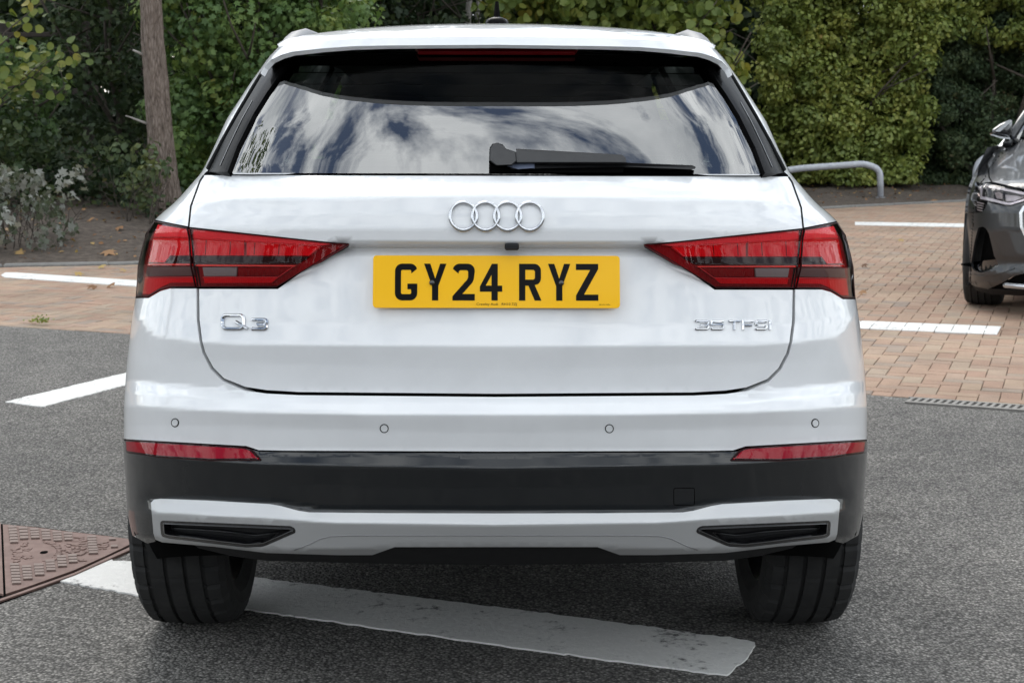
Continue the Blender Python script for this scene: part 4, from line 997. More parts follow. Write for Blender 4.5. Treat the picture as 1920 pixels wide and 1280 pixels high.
def mirror_x(o):
    """the same part on the other side of the car's centre line"""
    c = o.copy(); me = o.data.copy(); c.data = me
    n = len(me.vertices); a = np.empty(n*3); me.vertices.foreach_get('co', a); a = a.reshape(-1, 3); en = np.array((ECS, -ESN, 0)); a = a-2*(a @ en)[:, None]*en
    nm = [None]*len(me.loops)
    cn = np.empty(len(me.loops)*3); me.corner_normals.foreach_get('vector', cn); cn = cn.reshape(-1, 3); cn = cn-2*(cn @ en)[:, None]*en
    me.vertices.foreach_set('co', a.ravel()); me.flip_normals(); me.update()
    ln = {}
    vi0 = np.empty(len(o.data.loops), np.int32); o.data.loops.foreach_get('vertex_index', vi0)
    vn = np.zeros((n, 3)); vn[vi0] = cn; me.normals_split_custom_set_from_vertices([tuple(q) for q in vn])
    link(c, o.parent); return c
def ep(name, px, m, parent=None, off=0., fl=.015, mir=True, **k):
    ol = [(u-AX, v) for u, v in px]; k.setdefault('dv', 6); k.setdefault('step', 5)
    o = panel(name, SE, ol, m, parent or suv, off=off, flange=fl, **k)
    if mir: mirror_x(o)
    return o
CX = E_UC+AX+1.5
def lft(v0, v1, n=12, d=.3): return [(AX+E_UC-float(hwe(v))+d, v) for v in np.linspace(v0, v1, n)]
hole = [tuple(p) for p in rounded([(1837, 423), (1849, 424), (1866, 452), (1893, 489), (1868, 501), (1841, 509.5), (1827, 504.5), (1823, 494), (1829, 455)], 6, 3)]
HL = [(1837, 344), (1848, 341.5), (1922, 356), (1938, 360), (1935, 372), (1912, 379), (1897, 384), (1886, 383), (1852, 375.5), (1850, 384), (1842, 395), (1833, 395.5), (1830, 372)]
GR = [(1915, 396), (1922, 386), (1940, 383), (CX, 383), (CX, 500), (1955, 498), (1925, 440), (1917, 424)]
# bumper: everything below the headlamps, between the arch and the grille
ep('front_bumper', lft(397, 505, 14)+[(1812, 506), (1817, 528), (1831, 536), (1855, 541), (1880, 530), (1902, 517), (1955, 502), (CX, 503), (CX, 500.5)]+[(1955, 497), (1925, 440), (1917, 424), (1915, 396), (1922, 386), (1935, 374), (1912, 380), (1897, 385), (1886, 384.5), (1854, 377), (1851, 386), (1843, 396.5), (1833, 397)],
   M['grey'], gap=.3, holes=[[(u-AX, v) for u, v in hole]], rows=(478, 492), dth=.05)
ep('front_wing', lft(397, 262, 16)+[(1899, 262), (1884, 272), (1866, 289), (1854, 309), (1856, 331), (1861, 339), (1848, 340.5), (1836, 343), (1829, 372), (1832, 396)], M['grey'], gap=.3, dth=.04, step=4)
ep('bonnet', [(1900, 262), (1886, 272), (1868, 289), (1856, 309), (1858, 331), (1863, 339), (1881, 343), (1920, 352), (1945, 358), (CX, 362), (CX, 257), (1980, 255), (1912, 255)], M['grey'], gap=.3, fl=.02)
hl = ep('headlight', HL, M['piano'], off=-.012, fl=.02, gap=.5, mir=True)
ep('running_light', [(1839.5, 347), (1844, 346), (1843, 366), (1858, 369), (1887, 377), (1898, 378), (1930, 369), (1930, 372), (1898, 382), (1886, 381), (1856, 374), (1839.5, 371)], M['lamp_glass'], hl, off=.0, fl=.01)
ep('upper_blade', [(1848, 343), (1920, 357.5), (1934, 361), (1930, 364), (1915, 361), (1856, 349)], M['lamp_glass'], hl, off=-.002, fl=.01)
ep('projector', [(1847, 355), (1854, 352), (1862, 355), (1866, 362), (1860, 368), (1850, 367)], M['chrome'], hl, off=-.004, fl=.01)
ep('projector', [(1866, 358), (1874, 357), (1881, 360), (1881, 370), (1870, 369)], M['lamp_clear'], hl, off=-.006, fl=.01)
ep('projector', [(1886, 362), (1908, 364), (1920, 367), (1904, 374), (1888, 374)], M['steel'], hl, off=-.006, fl=.01)
for k in range(4): ep('lamella', [(1833, 376+k*4.6), (1846-k*1.0, 378.5+k*4.6), (1845-k*1.0, 380.8+k*4.6), (1833, 378.4+k*4.6)], M['lamp_clear'], hl, off=-.004, fl=.006)
ep('headlight_cover', HL, M['lens'], hl, off=.003, fl=0)
gr = ep('grille', GR, M['piano'], off=-.02, fl=.03, mir=True)
ep('grille_frame', [(1914, 396), (1921, 384.5), (1940, 381.5), (CX, 381.5), (CX, 384.5), (1942, 385), (1925, 388), (1919.5, 398), (1920.5, 423), (1929, 441), (1953, 494), (CX, 497), (CX, 500), (1953, 498), (1924, 442), (1915.5, 424)], M['lamp_glass'], gr, off=.002, fl=.02)
for k in range(6): ep('grille_bar', [(1975+k*20, 386), (1979+k*20, 386), (1979+k*20, 494), (1975+k*20, 494)], M['grey'], gr, off=.0, fl=.02)
hc = np.array(hole).mean(0)
ai = ep('air_intake', [tuple(hc+(np.array(p)-hc)*1.05) for p in hole], M['void'], off=-.07, fl=0)
ep('intake_flank', [(1849, 427), (1852, 426), (1898, 490), (1872, 498), (1862, 480), (1856, 455)], M['grey'], ai, off=-.022, fl=.02)
ep('intake_floor', [(1824, 496), (1840, 489), (1868, 487), (1878, 493), (1842, 507), (1828, 504)], M['piano'], ai, off=-.03, fl=.02)
ep('lip_strip', [(1884, 531.5), (1888, 530), (1960, 537), (CX, 537), (CX, 541), (1960, 541), (1887, 535)], M['lamp_glass'], off=.012, fl=.02)
ep('lower_grille', [(1858, 542), (1882, 531), (1904, 518), (1956, 503), (CX, 504), (CX, 552), (1930, 551), (1890, 548)], M['void'], off=-.015, fl=.02)
ep('chin', [(1820, 531), (1832, 537), (1856, 542), (1890, 545), (CX, 547), (CX, 557), (1930, 556), (1860, 553), (1830, 545)], M['plastic'], off=-.01, fl=.03)
ep('bumper_crease', [(1817, 512), (1830, 513), (1846, 515), (1875, 509), (1905, 500), (1905, 502), (1876, 512), (1846, 517.5), (1829, 515.5)], M['grey'], off=.006, fl=.008)
# mirrors, screen, cabin, sides
for s in (-1, 1):
    ym = YE+2.15
    def mp_(u, v, dy=0):
        p = unproj(u-AX, v, ym+dy)
        if s > 0:
            w = np.array((p[0]-EC, p[1]-YE, 0)); en = np.array((ECS, -ESN, 0)); w = w-2*(w @ en)*en; p = (EC+w[0], YE+w[1], p[2])
        return tuple(p)
    out = [(1900, 222), (1893, 222.5), (1877, 229), (1862, 240), (1857, 247), (1860, 251.5), (1880, 256), (1897, 258), (1901, 245)]
    c = np.mean(out, axis=0); m = MB()
    m.loft([[mp_(*(c+(np.array(p)-c)*k), d) for p in out] for d, k in ((-.09, .35), (-.06, .8), (0, 1), (.08, .98), (.12, .9))], cap=True); mir = m.build('door_mirror', M['piano'], suv, True)
    m = MB(); q = [(1859.5, 251), (1862, 249.5), (1880, 254), (1897, 256), (1896.5, 259), (1879, 257.5)]
    m.loft([[mp_(*p, d) for p in q] for d in (-.085, -.03)], cap=True); m.build('mirror_strip', M['lamp_glass'], mir)
    m = MB(); q = [(1868, 244), (1893, 223), (1898, 222), (1898, 226), (1877, 245)]
    m.loft([[mp_(*p, d) for p in q] for d in (-.10, -.04)], cap=True); m.build('mirror_highlight', M['lamp_glass'], mir)
    m = MB(); m.tube([mp_(1894, 256), mp_(1907, 264, .05)], .03, 8); m.build('mirror_arm', M['piano'], mir)
def ring(y, z, w, n=13, cr=.05): return [EW(w*q, y+.35*abs(q)**3, z-cr*abs(q)**2.5) for q in np.linspace(-1, 1, n)]
m = MB(); m.loft([ring(1.75, 1.17, .80), ring(2.3, 1.45, .70), ring(2.75, 1.60, .60)], closed=False); m.build('windscreen', M['glass_dark'], suv, True)
m = MB(); m.loft([ring(2.75, 1.60, .60), ring(3.4, 1.64, .62), ring(4.4, 1.60, .60), ring(4.85, 1.2, .75), ring(4.9, .9, .85), ring(4.85, .35, .85)], closed=False); m.build('roof_and_tail', M['grey'], suv, True)
for s in (-1, 1):
    m = MB(); m.tube([EW(s*.83, 1.95, 1.14), EW(s*.71, 2.62, 1.42), EW(s*.61, 3.05, 1.56)], .035, 8); m.build('windscreen_pillar', M['grey'], suv, True)
    m = MB(); pts = [(2.1, 1.12), (2.7, 1.42), (3.2, 1.55), (4.2, 1.52), (4.75, 1.15)]
    m.loft([[EW(s*(.62+.28*(1.58-z)/.45), y, z) for y, z in pts], [EW(s*.88, y, 1.12) for y, z in pts]], closed=False); m.build('side_window', M['glass_dark'], suv)
    rr = []
    for y, x in ((.95, .965), (1.2, .97), (1.5, .97), (2.5, .97), (3.8, .97), (4.5, .94), (4.85, .85)): rr.append([EW(s*x*k, y, z) for z, k in ((.28, .96), (.5, 1), (.8, 1.0), (1.0, .985), (1.13, .93))])
    m = MB(); m.loft(rr, closed=False); keep = []
    for f in m.f:
        c = np.mean([m.v[i] for i in f], axis=0)
        if min(math.dist(c[:2], EW(s*.95, w, 0)[:2]) for w in (.92, 3.85)) > .3 or c[2] > .75: keep.append(f)
    m.f = keep; m.build('body_side', M['grey'], suv, True)
    for yw in (.95, 3.85): wheel(suv, s*.865, yw, .37, .265, gro=False, T=EW)
m = MB().box((0, 0, 0), (1.4, 3.7, .5)); m.v = [EW(x, y+2.85, z+.55) for x, y, z in m.v]; m.build('underbody', M['void'], suv)

# ------------------------------------------------------------------ plants
def leaf_mat(name, stops, rough=.5, trans=.28):
    m = mat(name, (1, 1, 1), rough, spec=.35); t = NT(m)
    c = t.ramp(t.n('ShaderNodeAttribute', attribute_name='tint').outputs['Fac'], stops)
    t.l(c, t.b.inputs['Base Color'])
    tr = t.n('ShaderNodeBsdfTranslucent'); t.l(t.mixc(.5, c, (1.0, 1.0, .35), 'MULTIPLY'), tr.inputs[0])
    mx = t.n('ShaderNodeMixShader'); mx.inputs[0].default_value = trans; t.l(t.b.outputs[0], mx.inputs[1]); t.l(tr.outputs[0], mx.inputs[2])
    t.l(mx.outputs[0], t.t.nodes['Material Output'].inputs[0]); return m
TP = {}
TP['oval'] = ([(0, 0, 0), (.30, .28, .07), (.34, .6, .07), (0, 1, -.05), (-.34, .6, .07), (-.30, .28, .07)], [(0, 1, 2, 3), (0, 3, 4, 5)])
TP['round'] = ([(0, 0, 0), (.36, .12, .05), (.5, .45, .08), (.36, .8, .05), (0, 1.02, -.08), (-.36, .8, .05), (-.5, .45, .08), (-.36, .12, .05)], [(0, 1, 2, 3, 4), (0, 4, 5, 6, 7)])
TP['plain'] = ([(0, 0, 0), (.36, .5, .06), (0, 1, -.04), (-.36, .5, .06)], [(0, 1, 2), (0, 2, 3)])
TP['star'] = ([(0, 0, 0), (.42, .10, -.03), (.24, .34, .05), (.56, .62, -.05), (.18, .62, .05), (0, 1, -.06), (-.18, .62, .05), (-.56, .62, -.05), (-.24, .34, .05), (-.42, .10, -.03)], [(0, 1, 2), (0, 2, 4, 5), (2, 3, 4), (0, 5, 6, 8), (6, 7, 8), (0, 8, 9)])
TP['spray'] = ([(0, 0, 0), (.10, .5, .02), (0, 1, -.12), (-.10, .5, .02), (.42, .62, -.05), (.12, .22, 0), (-.42, .62, -.05), (-.12, .22, 0)], [(0, 1, 2, 3), (5, 4, 1), (7, 3, 6)])
def leaf_mesh(name, P_, N_, size, tint, tpl, material, parent=None, base=(0, 0, 0), droop=0.0):
    tv, tf = TP[tpl]; tv = np.array(tv); n, k = len(P_), len(tv)
    N_ = N_/(np.linalg.norm(N_, axis=1, keepdims=True)+1e-9)
    r = RNG.normal(size=(n, 3)); r[:, 2] -= droop
    tx = np.cross(r, N_); tx /= np.linalg.norm(tx, axis=1, keepdims=True)+1e-9; ty = np.cross(N_, tx)
    V_ = P_[:, None]+(tv[None, :, 0:1]*tx[:, None]+(tv[None, :, 1:2]-.4)*ty[:, None]+tv[None, :, 2:3]*N_[:, None])*size[:, None, None]
    V_ = V_.reshape(-1, 3)-np.array(base)
    li = np.concatenate([np.array(f) for f in tf]); lt = np.array([len(f) for f in tf])
    L = (np.arange(n)[:, None]*k+li[None]).ravel().astype(np.int32); T = np.tile(lt, n)
    me = bpy.data.meshes.new(name); me.vertices.add(len(V_)); me.vertices.foreach_set('co', V_.ravel())
    me.loops.add(len(L)); me.loops.foreach_set('vertex_index', L); me.polygons.add(len(T))
    me.polygons.foreach_set('loop_start', np.concatenate([[0], np.cumsum(T)[:-1]]).astype(np.int32)); me.polygons.foreach_set('loop_total', T.astype(np.int32))
    me.attributes.new('tint', 'FLOAT', 'POINT').data.foreach_set('value', np.repeat(tint, k).astype(np.float32))
    me.materials.append(material); me.update(calc_edges=True)
    o = bpy.data.objects.new(name, me); return link(o, parent)
def clump_points(C, R, per, lo=.55, up=.35, jit=.45):
    n = len(C)*per; c = np.repeat(C, per, 0); r = np.repeat(R, per, 0)
    d = RNG.normal(size=(n, 3)); d /= np.linalg.norm(d, axis=1, keepdims=True)
    P_ = c+d*r[:, None]*np.array([1, 1, .8])*RNG.uniform(lo, 1.08, n)[:, None]
    N_ = d+np.array([0, 0, up])+RNG.normal(size=(n, 3))*jit
    return P_, N_
def bark():
    m = mat('furrowed_bark', (1, 1, 1), .9, spec=.2); t = NT(m); mpn = t.n('ShaderNodeMapping'); mpn.inputs['Scale'].default_value = (1, 1, .22); t.l(t.pos(), mpn.inputs[0]); p = mpn.outputs[0]
    v = t.n('ShaderNodeTexVoronoi'); v.inputs['Scale'].default_value = 42; v.feature = 'DISTANCE_TO_EDGE'; t.l(p, v.inputs['Vector'])
    n = t.noise(26, 7, .65, p); a = t.n('ShaderNodeMath', operation='MULTIPLY_ADD'); t.l(v.outputs['Distance'], a.inputs[0]); a.inputs[1].default_value = .9; t.l(n, a.inputs[2])
    t.l(t.ramp(a.outputs[0], [(.32, (.045, .034, .028)), (.55, (.165, .13, .108)), (.85, (.28, .23, .198))]), t.b.inputs['Base Color'])
    t.l(t.bump(a.outputs[0], .9, .03), t.b.inputs['Normal']); return m
M['bark'] = bark()
M['twig'] = grainy('twig_bark', [(.3, (.035, .028, .022)), (.7, (.09, .075, .06))], 20, .9, .3)
M['deadwood'] = grainy('pale_dead_wood', [(.3, (.25, .23, .21)), (.7, (.42, .40, .37))], 20, .9, .3)
def stems(e, x, y, z, w, h, n, r=.02, lean=.5, material=None):
    m = MB()
    for i in range(n):
        a, b = RNG.uniform(-w/2, w/2)*.6, RNG.uniform(-.3, .3); p = [Vector((x+a, y+b, z-.05))]; d = Vector((RNG.normal(0, lean*.5), RNG.normal(0, lean*.3), 1)).normalized()
        L = h*RNG.uniform(.7, 1.0)
        for k in range(6): p.append(p[-1]+d*L/6); d = (d+Vector((RNG.normal(0, .16), RNG.normal(0, .16), .05))).normalized()
        m.tube(p, [r*(1-.13*k) for k in range(7)], 6)
        for q in range(3):
            s = p[2+q]; d2 = Vector((RNG.normal(0, 1), RNG.normal(0, .7), .6)).normalized(); m.tube([s, s+d2*L*.15, s+d2*L*.28+Vector((0, 0, .04))], [r*.5, r*.35, r*.18], 5)
    return m.build('stems', material or M['twig'], e, True)
def shrub(name, label, cat, u0, u1, y, h, depth, leaf, tpl, material, per, cr=.34, spacing=.36, z0=.0, group=None, keep=1.0, up=.35, nst=7, jit=.45, front=.65, shape='hedge', tb=(0, 1), sm=.035):
    xa, xb = at(u0, 300, y).x, at(u1, 300, y).x; xc, w = (xa+xb)/2, xb-xa; zb = bed_z(xc, y)
    e = empty(name, (xc, y+depth/2, zb), label=label, cat=cat, group=group); C = []
    for zi in np.arange(z0+.15, h, spacing):
        for xi in np.arange(-w/2, w/2+.01, spacing):
            for yi in np.arange(0, depth+.01, spacing*1.15):
                if RNG.random() > keep: continue
                q = np.array([xi, yi-depth/2, zi])+RNG.normal(0, spacing*.33, 3)
                if shape == 'round' and (q[0]/(w*.55))**2+(q[1]/(depth*.62+.1))**2+((q[2]-h*.5)/(h*.55))**2 > 1: continue
                if yi > depth*front and RNG.random() > .35: continue
                # bulging front
                C.append(q+[xc, y+depth/2+.22*math.sin(q[0]*2.3+q[2]*1.7+y), max(zb+.1-q[2], bed_z(xc+q[0], y+depth/2))])
    C = np.array(C); C[:, 2] = np.maximum(C[:, 2], zb+.12)
    R = cr*RNG.uniform(.65, 1.2, len(C)); P_, N_ = clump_points(C, R, per, up=up, jit=jit)
    ct = np.repeat(RNG.uniform(0, 1, len(C)), per); tint = np.clip(tb[0]+(tb[1]-tb[0])*(.55*ct+.45*RNG.random(len(P_))), 0, 1)
    size = leaf*RNG.uniform(.65, 1.2, len(P_))
    k = P_[:, 2] > zb+.02; P_, N_, tint, size = P_[k], N_[k], tint[k], size[k]
    f = leaf_mesh('foliage', P_, N_, size, tint, tpl, material, e, e.location)
    if nst: stems(e, xc, y+depth*.5, zb, w, h*.9, nst, sm)
    return e
M['lf_maple'] = leaf_mat('field_maple_leaf', [(0, (.065, .125, .042)), (.5, (.118, .195, .058)), (.8, (.175, .25, .066)), (.97, (.25, .29, .07)), (1, (.26, .21, .06))])
M['lf_hazel'] = leaf_mat('hazel_leaf', [(0, (.085, .135, .036)), (.5, (.155, .205, .048)), (.82, (.23, .255, .056)), (.95, (.30, .255, .05)), (1, (.36, .24, .055))], .5, .34)
M['lf_small'] = leaf_mat('small_shrub_leaf', [(0, (.120, .175, .048)), (.5, (.220, .270, .066)), (.85, (.31, .335, .080)), (.985, (.33, .31, .075)), (1, (.44, .26, .16))], .45, .3)
M['lf_yew'] = leaf_mat('yew_spray', [(0, (.030, .054, .028)), (.6, (.056, .088, .038)), (.9, (.085, .112, .044)), (1, (.17, .10, .06))], .6, .12)
M['lf_dark'] = leaf_mat('dark_wood_leaf', [(0, (.019, .038, .018)), (.6, (.037, .061, .024)), (.92, (.068, .092, .027)), (1, (.13, .12, .032))], .55, .22)
M['lf_silver'] = leaf_mat('grey_backed_leaf', [(0, (.06, .085, .04)), (.3, (.11, .13, .09)), (.5, (.20, .205, .185)), (.85, (.29, .30, .27)), (1, (.16, .14, .09))], .7, .2)
M['lf_pale'] = leaf_mat('pale_mixed_leaf', [(0, (.05, .085, .03)), (.5, (.09, .125, .06)), (.8, (.14, .16, .05)), (1, (.22, .235, .21))], .6, .25)
M['lf_dry'] = leaf_mat('dry_leaf', [(0, (.10, .05, .03)), (.35, (.22, .11, .05)), (.6, (.34, .19, .09)), (.8, (.42, .30, .10)), (1, (.36, .24, .17))], .75, .15)

# right-hand side
shrub('small_leaved_shrub', 'broad yellow green small leaved shrub behind the grey hoop barrier', 'shrub', 1446, 1745, 22.9, 4.4, 1.3, .085, 'oval', M['lf_small'], 170, .30, .31, nst=9, jit=.6, tb=(.1, 1))
shrub('overhanging_shrub', 'green leafy shrub rising above the dark clipped yew hedge', 'shrub', 1750, 2060, 23.2, 5.0, 1.3, .09, 'oval', M['lf_small'], 150, .32, .36, z0=2.55, nst=6, tb=(0, .85), sm=.05, jit=.6)
shrub('yew_hedge', 'dark clipped yew hedge behind the dark grey car', 'hedge', 1700, 2080, 23.7, 3.0, 1.3, .085, 'spray', M['lf_yew'], 330, .33, .34, nst=6, up=.1, jit=.6)
shrub('hazel_bush', 'big hazel bush with large round yellow green leaves above the car roof', 'shrub', 965, 1395, 18.6, 4.4, 1.6, .125, 'round', M['lf_hazel'], 70, .40, .42, z0=.9, nst=14, up=.1, keep=.9, jit=.55)
# middle and left
shrub('field_maple_hedge', 'mid green field maple hedge right of the slim tree trunk', 'hedge', 318, 640, 14.6, 4.2, 1.3, .082, 'star', M['lf_maple'], 130, .30, .36, nst=10, jit=.5)
shrub('dark_thicket', 'dark loose thicket with bare pale stems seen over the middle of the car roof', 'thicket', 600, 1010, 21.5, 4.6, 1.6, .11, 'oval', M['lf_dark'], 60, .42, .48, nst=16, sm=.03, keep=.8)
shrub('ivy_thicket', 'dark green ivy thicket just left of the slim tree trunk', 'thicket', 150, 318, 16.2, 4.8, 1.2, .085, 'star', M['lf_dark'], 90, .34, .40, nst=6, tb=(.1, .9), keep=.85)
shrub('yew_bush', 'low dark yew bush at the picture edge above the silvery shrub', 'bush', -60, 95, 14.2, 1.75, 1.0, .11, 'spray', M['lf_maple'], 150, .30, .33, nst=3, up=.1, tb=(0, .45), shape='round')
shrub('silvery_shrub', 'grey silvery leaved shrub at the bed edge left of the car', 'shrub', -80, 110, 11.1, .86, .75, .078, 'star', M['lf_silver'], 36, .18, .22, nst=16, sm=.007, shape='round', keep=.62, jit=.8)
shrub('pale_shrub', 'small pale shrub with yellowish leaves at the foot of the tree trunk', 'shrub', 196, 300, 12.7, .85, .5, .075, 'oval', M['lf_pale'], 42, .17, .22, nst=8, sm=.008, shape='round', keep=.8, jit=.7)
shrub('ground_ivy', 'low dark green ivy mound between the silvery shrub and the tree trunk', 'ivy', 60, 250, 13.6, .62, 1.3, .075, 'star', M['lf_dark'], 60, .20, .25, nst=3, sm=.006, keep=.75, jit=.6)
shrub('bramble', 'dark bramble at the picture edge behind the silvery shrub', 'bramble', -90, 70, 12.9, .95, .9, .08, 'oval', M['lf_dark'], 60, .22, .26, nst=5, sm=.008, keep=.8, jit=.6, tb=(.2, 1))
# hazel twigs hanging in at the top left
e = empty('hazel_sapling', (at(-30, 300, 13.6).x, 13.6, bed_z(-4.9, 13.6)), label='sparse hazel sapling with round yellowish leaves at the top left of the bed', cat='sapling')
tw = MB(); LP, LN = [], []
bx0 = Vector(e.location)
for px in ([(-60, 420), (-40, 250), (0, 190), (40, 150), (88, 110)], [(-60, 400), (-35, 200), (10, 160), (60, 130), (130, 95), (155, 110)], [(-50, 380), (-25, 220), (25, 180), (70, 145), (110, 118), (125, 180)],
           [(-60, 400), (-30, 120), (10, 60), (60, 20), (92, -8)], [(-60, 380), (-42, 130), (-5, 90), (30, 60), (50, 40)], [(-40, 300), (-20, 175), (40, 158), (55, 150), (95, 112)]):
    pts = [at(u, v, 13.6+RNG.normal(0, .12)) for u, v in px]; tw.tube(pts, [.016, .012, .009, .006, .004, .003][:len(pts)], 6)
    for i in range(1, len(pts)-1):
        for k in range(9):
            p = pts[i].lerp(pts[i+1], RNG.random())+Vector(RNG.normal(0, .09, 3)); LP.append(p); LN.append((RNG.normal(0, .5), -.8+RNG.normal(0, .4), .5+RNG.normal(0, .5)))
tw.build('stems', M['twig'], e, True)
LP = np.array(LP); leaf_mesh('foliage', LP, np.array(LN), .095*RNG.uniform(.7, 1.2, len(LP)), RNG.uniform(.2, .95, len(LP)), 'round', M['lf_hazel'], e, e.location, .8)
# slim tree
tb = at(314, 392, 13.55); tb.z = bed_z(tb.x, tb.y)
tree = empty('slim_tree', tuple(tb), label='slim leaning tree trunk with furrowed bark left of the white car', cat='tree')
tp = [at(u, v, 13.55) for u, v in ((321, 425), (314, 392), (307, 330), (300, 250), (293, 160), (287, 80), (283, 0))]; tp[0].z = tb.z-.15
d = (tp[-1]-tp[-2]).normalized(); z = tp[-1].copy()
for k in range(6): z = z+d*.8+Vector((.04*math.sin(k), 0, 0)); tp.append(z.copy())
rad = [.205, .168, .142, .132, .124, .116, .110, .1, .092, .085, .075, .06, .04]
m = MB(); ringsT = []
sp = []
for i in range(len(tp)-1):
    for k in range(10): sp.append((tp[i].lerp(tp[i+1], k/10), rad[i]+(rad[i+1]-rad[i])*k/10))
for p, r in sp:
    ringsT.append([(p.x+r*(1+.07*math.sin(7*a+p.z*1.3+.8*math.sin(p.z*6))+.035*math.sin(15*a-p.z*3)+RNG.normal(0, .014))*math.cos(a), p.y+r*(1+.07*math.sin(7*a+p.z*1.3+.8*math.sin(p.z*6))+RNG.normal(0, .014))*math.sin(a), p.z) for a in [2*math.pi*q/44 for q in range(44)]])
m.loft(ringsT, cap=True); m.build('trunk', M['bark'], tree, True)
for px in (((276, 232), (262, 227), (247, 221), (235, 217)), ((268, 103), (258, 98), (249, 94))):
    m = MB(); pts = [at(u, v, 13.5-.03*i) for i, (u, v) in enumerate(px)]; m.tube(pts, [.018, .014, .010, .005][:len(pts)], 7); m.build('dead_branch', M['deadwood'], tree, True)
C = np.array([tuple(tp[-1]+Vector((RNG.normal(0, 1.2), RNG.normal(0, 1.0), RNG.normal(.2, 1.0)))) for _ in range(70)])
P_, N_ = clump_points(C, np.full(len(C), .6), 60); leaf_mesh('crown', P_, N_, .13*RNG.uniform(.7, 1.2, len(P_)), RNG.random(len(P_)), 'spray', M['lf_yew'], tree, tree.location)
for k in range(5):
    m = MB(); s = tp[-2-k % 4]; q = s+Vector((RNG.normal(0, 1), RNG.normal(0, 1), .7)); m.tube([s, s.lerp(q, .5)+Vector((0, 0, .1)), q], [.04, .03, .012], 7); m.build('limb', M['bark'], tree, True)
# a tree outside the frame at the left whose crown the rear window mirrors
ot = empty('roadside_tree', (-8.6, 2.0, 0), label='tree beside the car park whose overhanging crown shows mirrored in the rear window', cat='tree')
m = MB(); m.tube([(-8.6, 2, -.1), (-8.5, 2, 1.5), (-8.2, 1.9, 3.2), (-7.4, 1.8, 5), (-6.4, 1.7, 6.2)], [.22, .18, .15, .11, .06], 14); m.build('trunk', M['bark'], ot, True)
for q in range(6):
    m = MB(); s0 = Vector((-8.0+.3*q, 1.9, 3.6+.45*q)); e0 = s0+Vector((RNG.uniform(.4, 2.2), RNG.normal(0, 1.2), RNG.uniform(.6, 1.6))); m.tube([s0, s0.lerp(e0, .5)+Vector((0, 0, .2)), e0], [.06, .04, .015], 7); m.build('limb', M['bark'], ot, True)
C = np.stack([RNG.normal(-6.0, 1.3, 60), RNG.normal(1.6, 1.3, 60), RNG.normal(6.4, .9, 60)], 1); P_, N_ = clump_points(C, np.full(60, .55), 55, lo=.3); leaf_mesh('crown', P_, N_, .13*RNG.uniform(.7, 1.2, len(P_)), RNG.random(len(P_)), 'star', M['lf_maple'], ot, ot.location)
# two pale stems far back in the middle
for u, nm in ((870, 'slender pale grey trunk above the car roof, left of its twin'), (888, 'slender pale grey trunk above the car roof, beside the roof aerial')):
    p0 = at(u, 200, 23.2); z0 = bed_z(p0.x, 23.2); e = empty('slender_tree', (p0.x, 23.2, z0), label=nm, cat='tree', group='slender pale trunks in the thicket')
    m = MB(); m.tube([(p0.x-.1, 23.2, z0-.1), (p0.x, 23.2, 1.8), (p0.x+.10, 23.25, 3.4), (p0.x+.16, 23.3, 6.0)], [.07, .06, .05, .03], 10); m.build('trunk', M['deadwood'], e, True)
    C = np.array([(p0.x+RNG.normal(0, .7), 23.3+RNG.normal(0, .6), 6.3+RNG.normal(0, .7)) for _ in range(22)]); P_, N_ = clump_points(C, np.full(len(C), .5), 50)
    leaf_mesh('crown', P_, N_, .12*RNG.uniform(.7, 1.2, len(P_)), RNG.random(len(P_)), 'oval', M['lf_dark'], e, e.location)
# old post and rail fence in the gloom at the left
M['oldwood'] = grainy('old_dark_timber', [(.3, (.020, .016, .013)), (.7, (.055, .045, .038))], 9, .95, .5, 60, .004)
fy = 17.4; f0 = at(60, 300, fy); fe = empty('post_and_rail_fence', (f0.x, fy, bed_z(f0.x, fy)), label='old dark wooden post and rail fence in the gloom at the left', cat='fence')
for v, w in ((66, 9), (106, 10), (174, 12)):
    a, b = at(-140, v+2, fy), at(168, v-2, fy); c = (a+b)/2
    MB().box(tuple(c), ((b-a).length, .05, w/140), Matrix.Rotation(math.atan2((b-a).z, (b-a).x)*-1, 3, 'Y'), .008).build('rail', M['oldwood'], fe)
for u in (-130, 20, 166):
    p = at(u, 300, fy+.09); zb = bed_z(p.x, fy+.09); zt = at(u, 40, fy).z
    MB().box((p.x, p.y, (zb+zt)/2-.1), (.15, .12, zt-zb+.2), None, .012).build('post', M['oldwood'], fe)
# the wood behind everything
def mass(name, label, n, xr, yr, zr, size, material, tb, groups):
    C = np.stack([RNG.uniform(*xr, groups), RNG.uniform(*yr, groups), RNG.uniform(*zr, groups)], 1); per = n//groups
    P_, N_ = clump_points(C, RNG.uniform(.5, 1.1, groups), per, lo=.4); tint = np.clip(tb[0]+(tb[1]-tb[0])*(.6*np.repeat(RNG.random(groups), per)+.4*RNG.random(len(P_))), 0, 1)
    o = leaf_mesh(name, P_, N_, size*RNG.uniform(.7, 1.3, len(P_)), tint, 'plain', material); return tag(o, label, kind='stuff')
mass('woodland', 'dark wood closing the view behind the shrubs', 190000, (-28, 32), (25.5, 34), (.2, 9.5), .30, M['lf_dark'], (0, .7), 1700)
mass('far_woodland', 'second row of dark trees beyond the near woodland', 90000, (-30, 36), (36, 42), (.2, 9), .50, M['lf_dark'], (0, .7), 1200)
mass('undergrowth', 'dark undergrowth in the gloom behind the fence at the left', 26000, (-14, -2), (18, 23), (.6, 6.5), .16, M['lf_dark'], (.0, 1), 330)
mass('treeline', 'tree line on the far side of the car park behind the viewer', 42000, (-60, 60), (-52, -44), (0, 10), .55, M['lf_dark'], (.2, 1), 500)
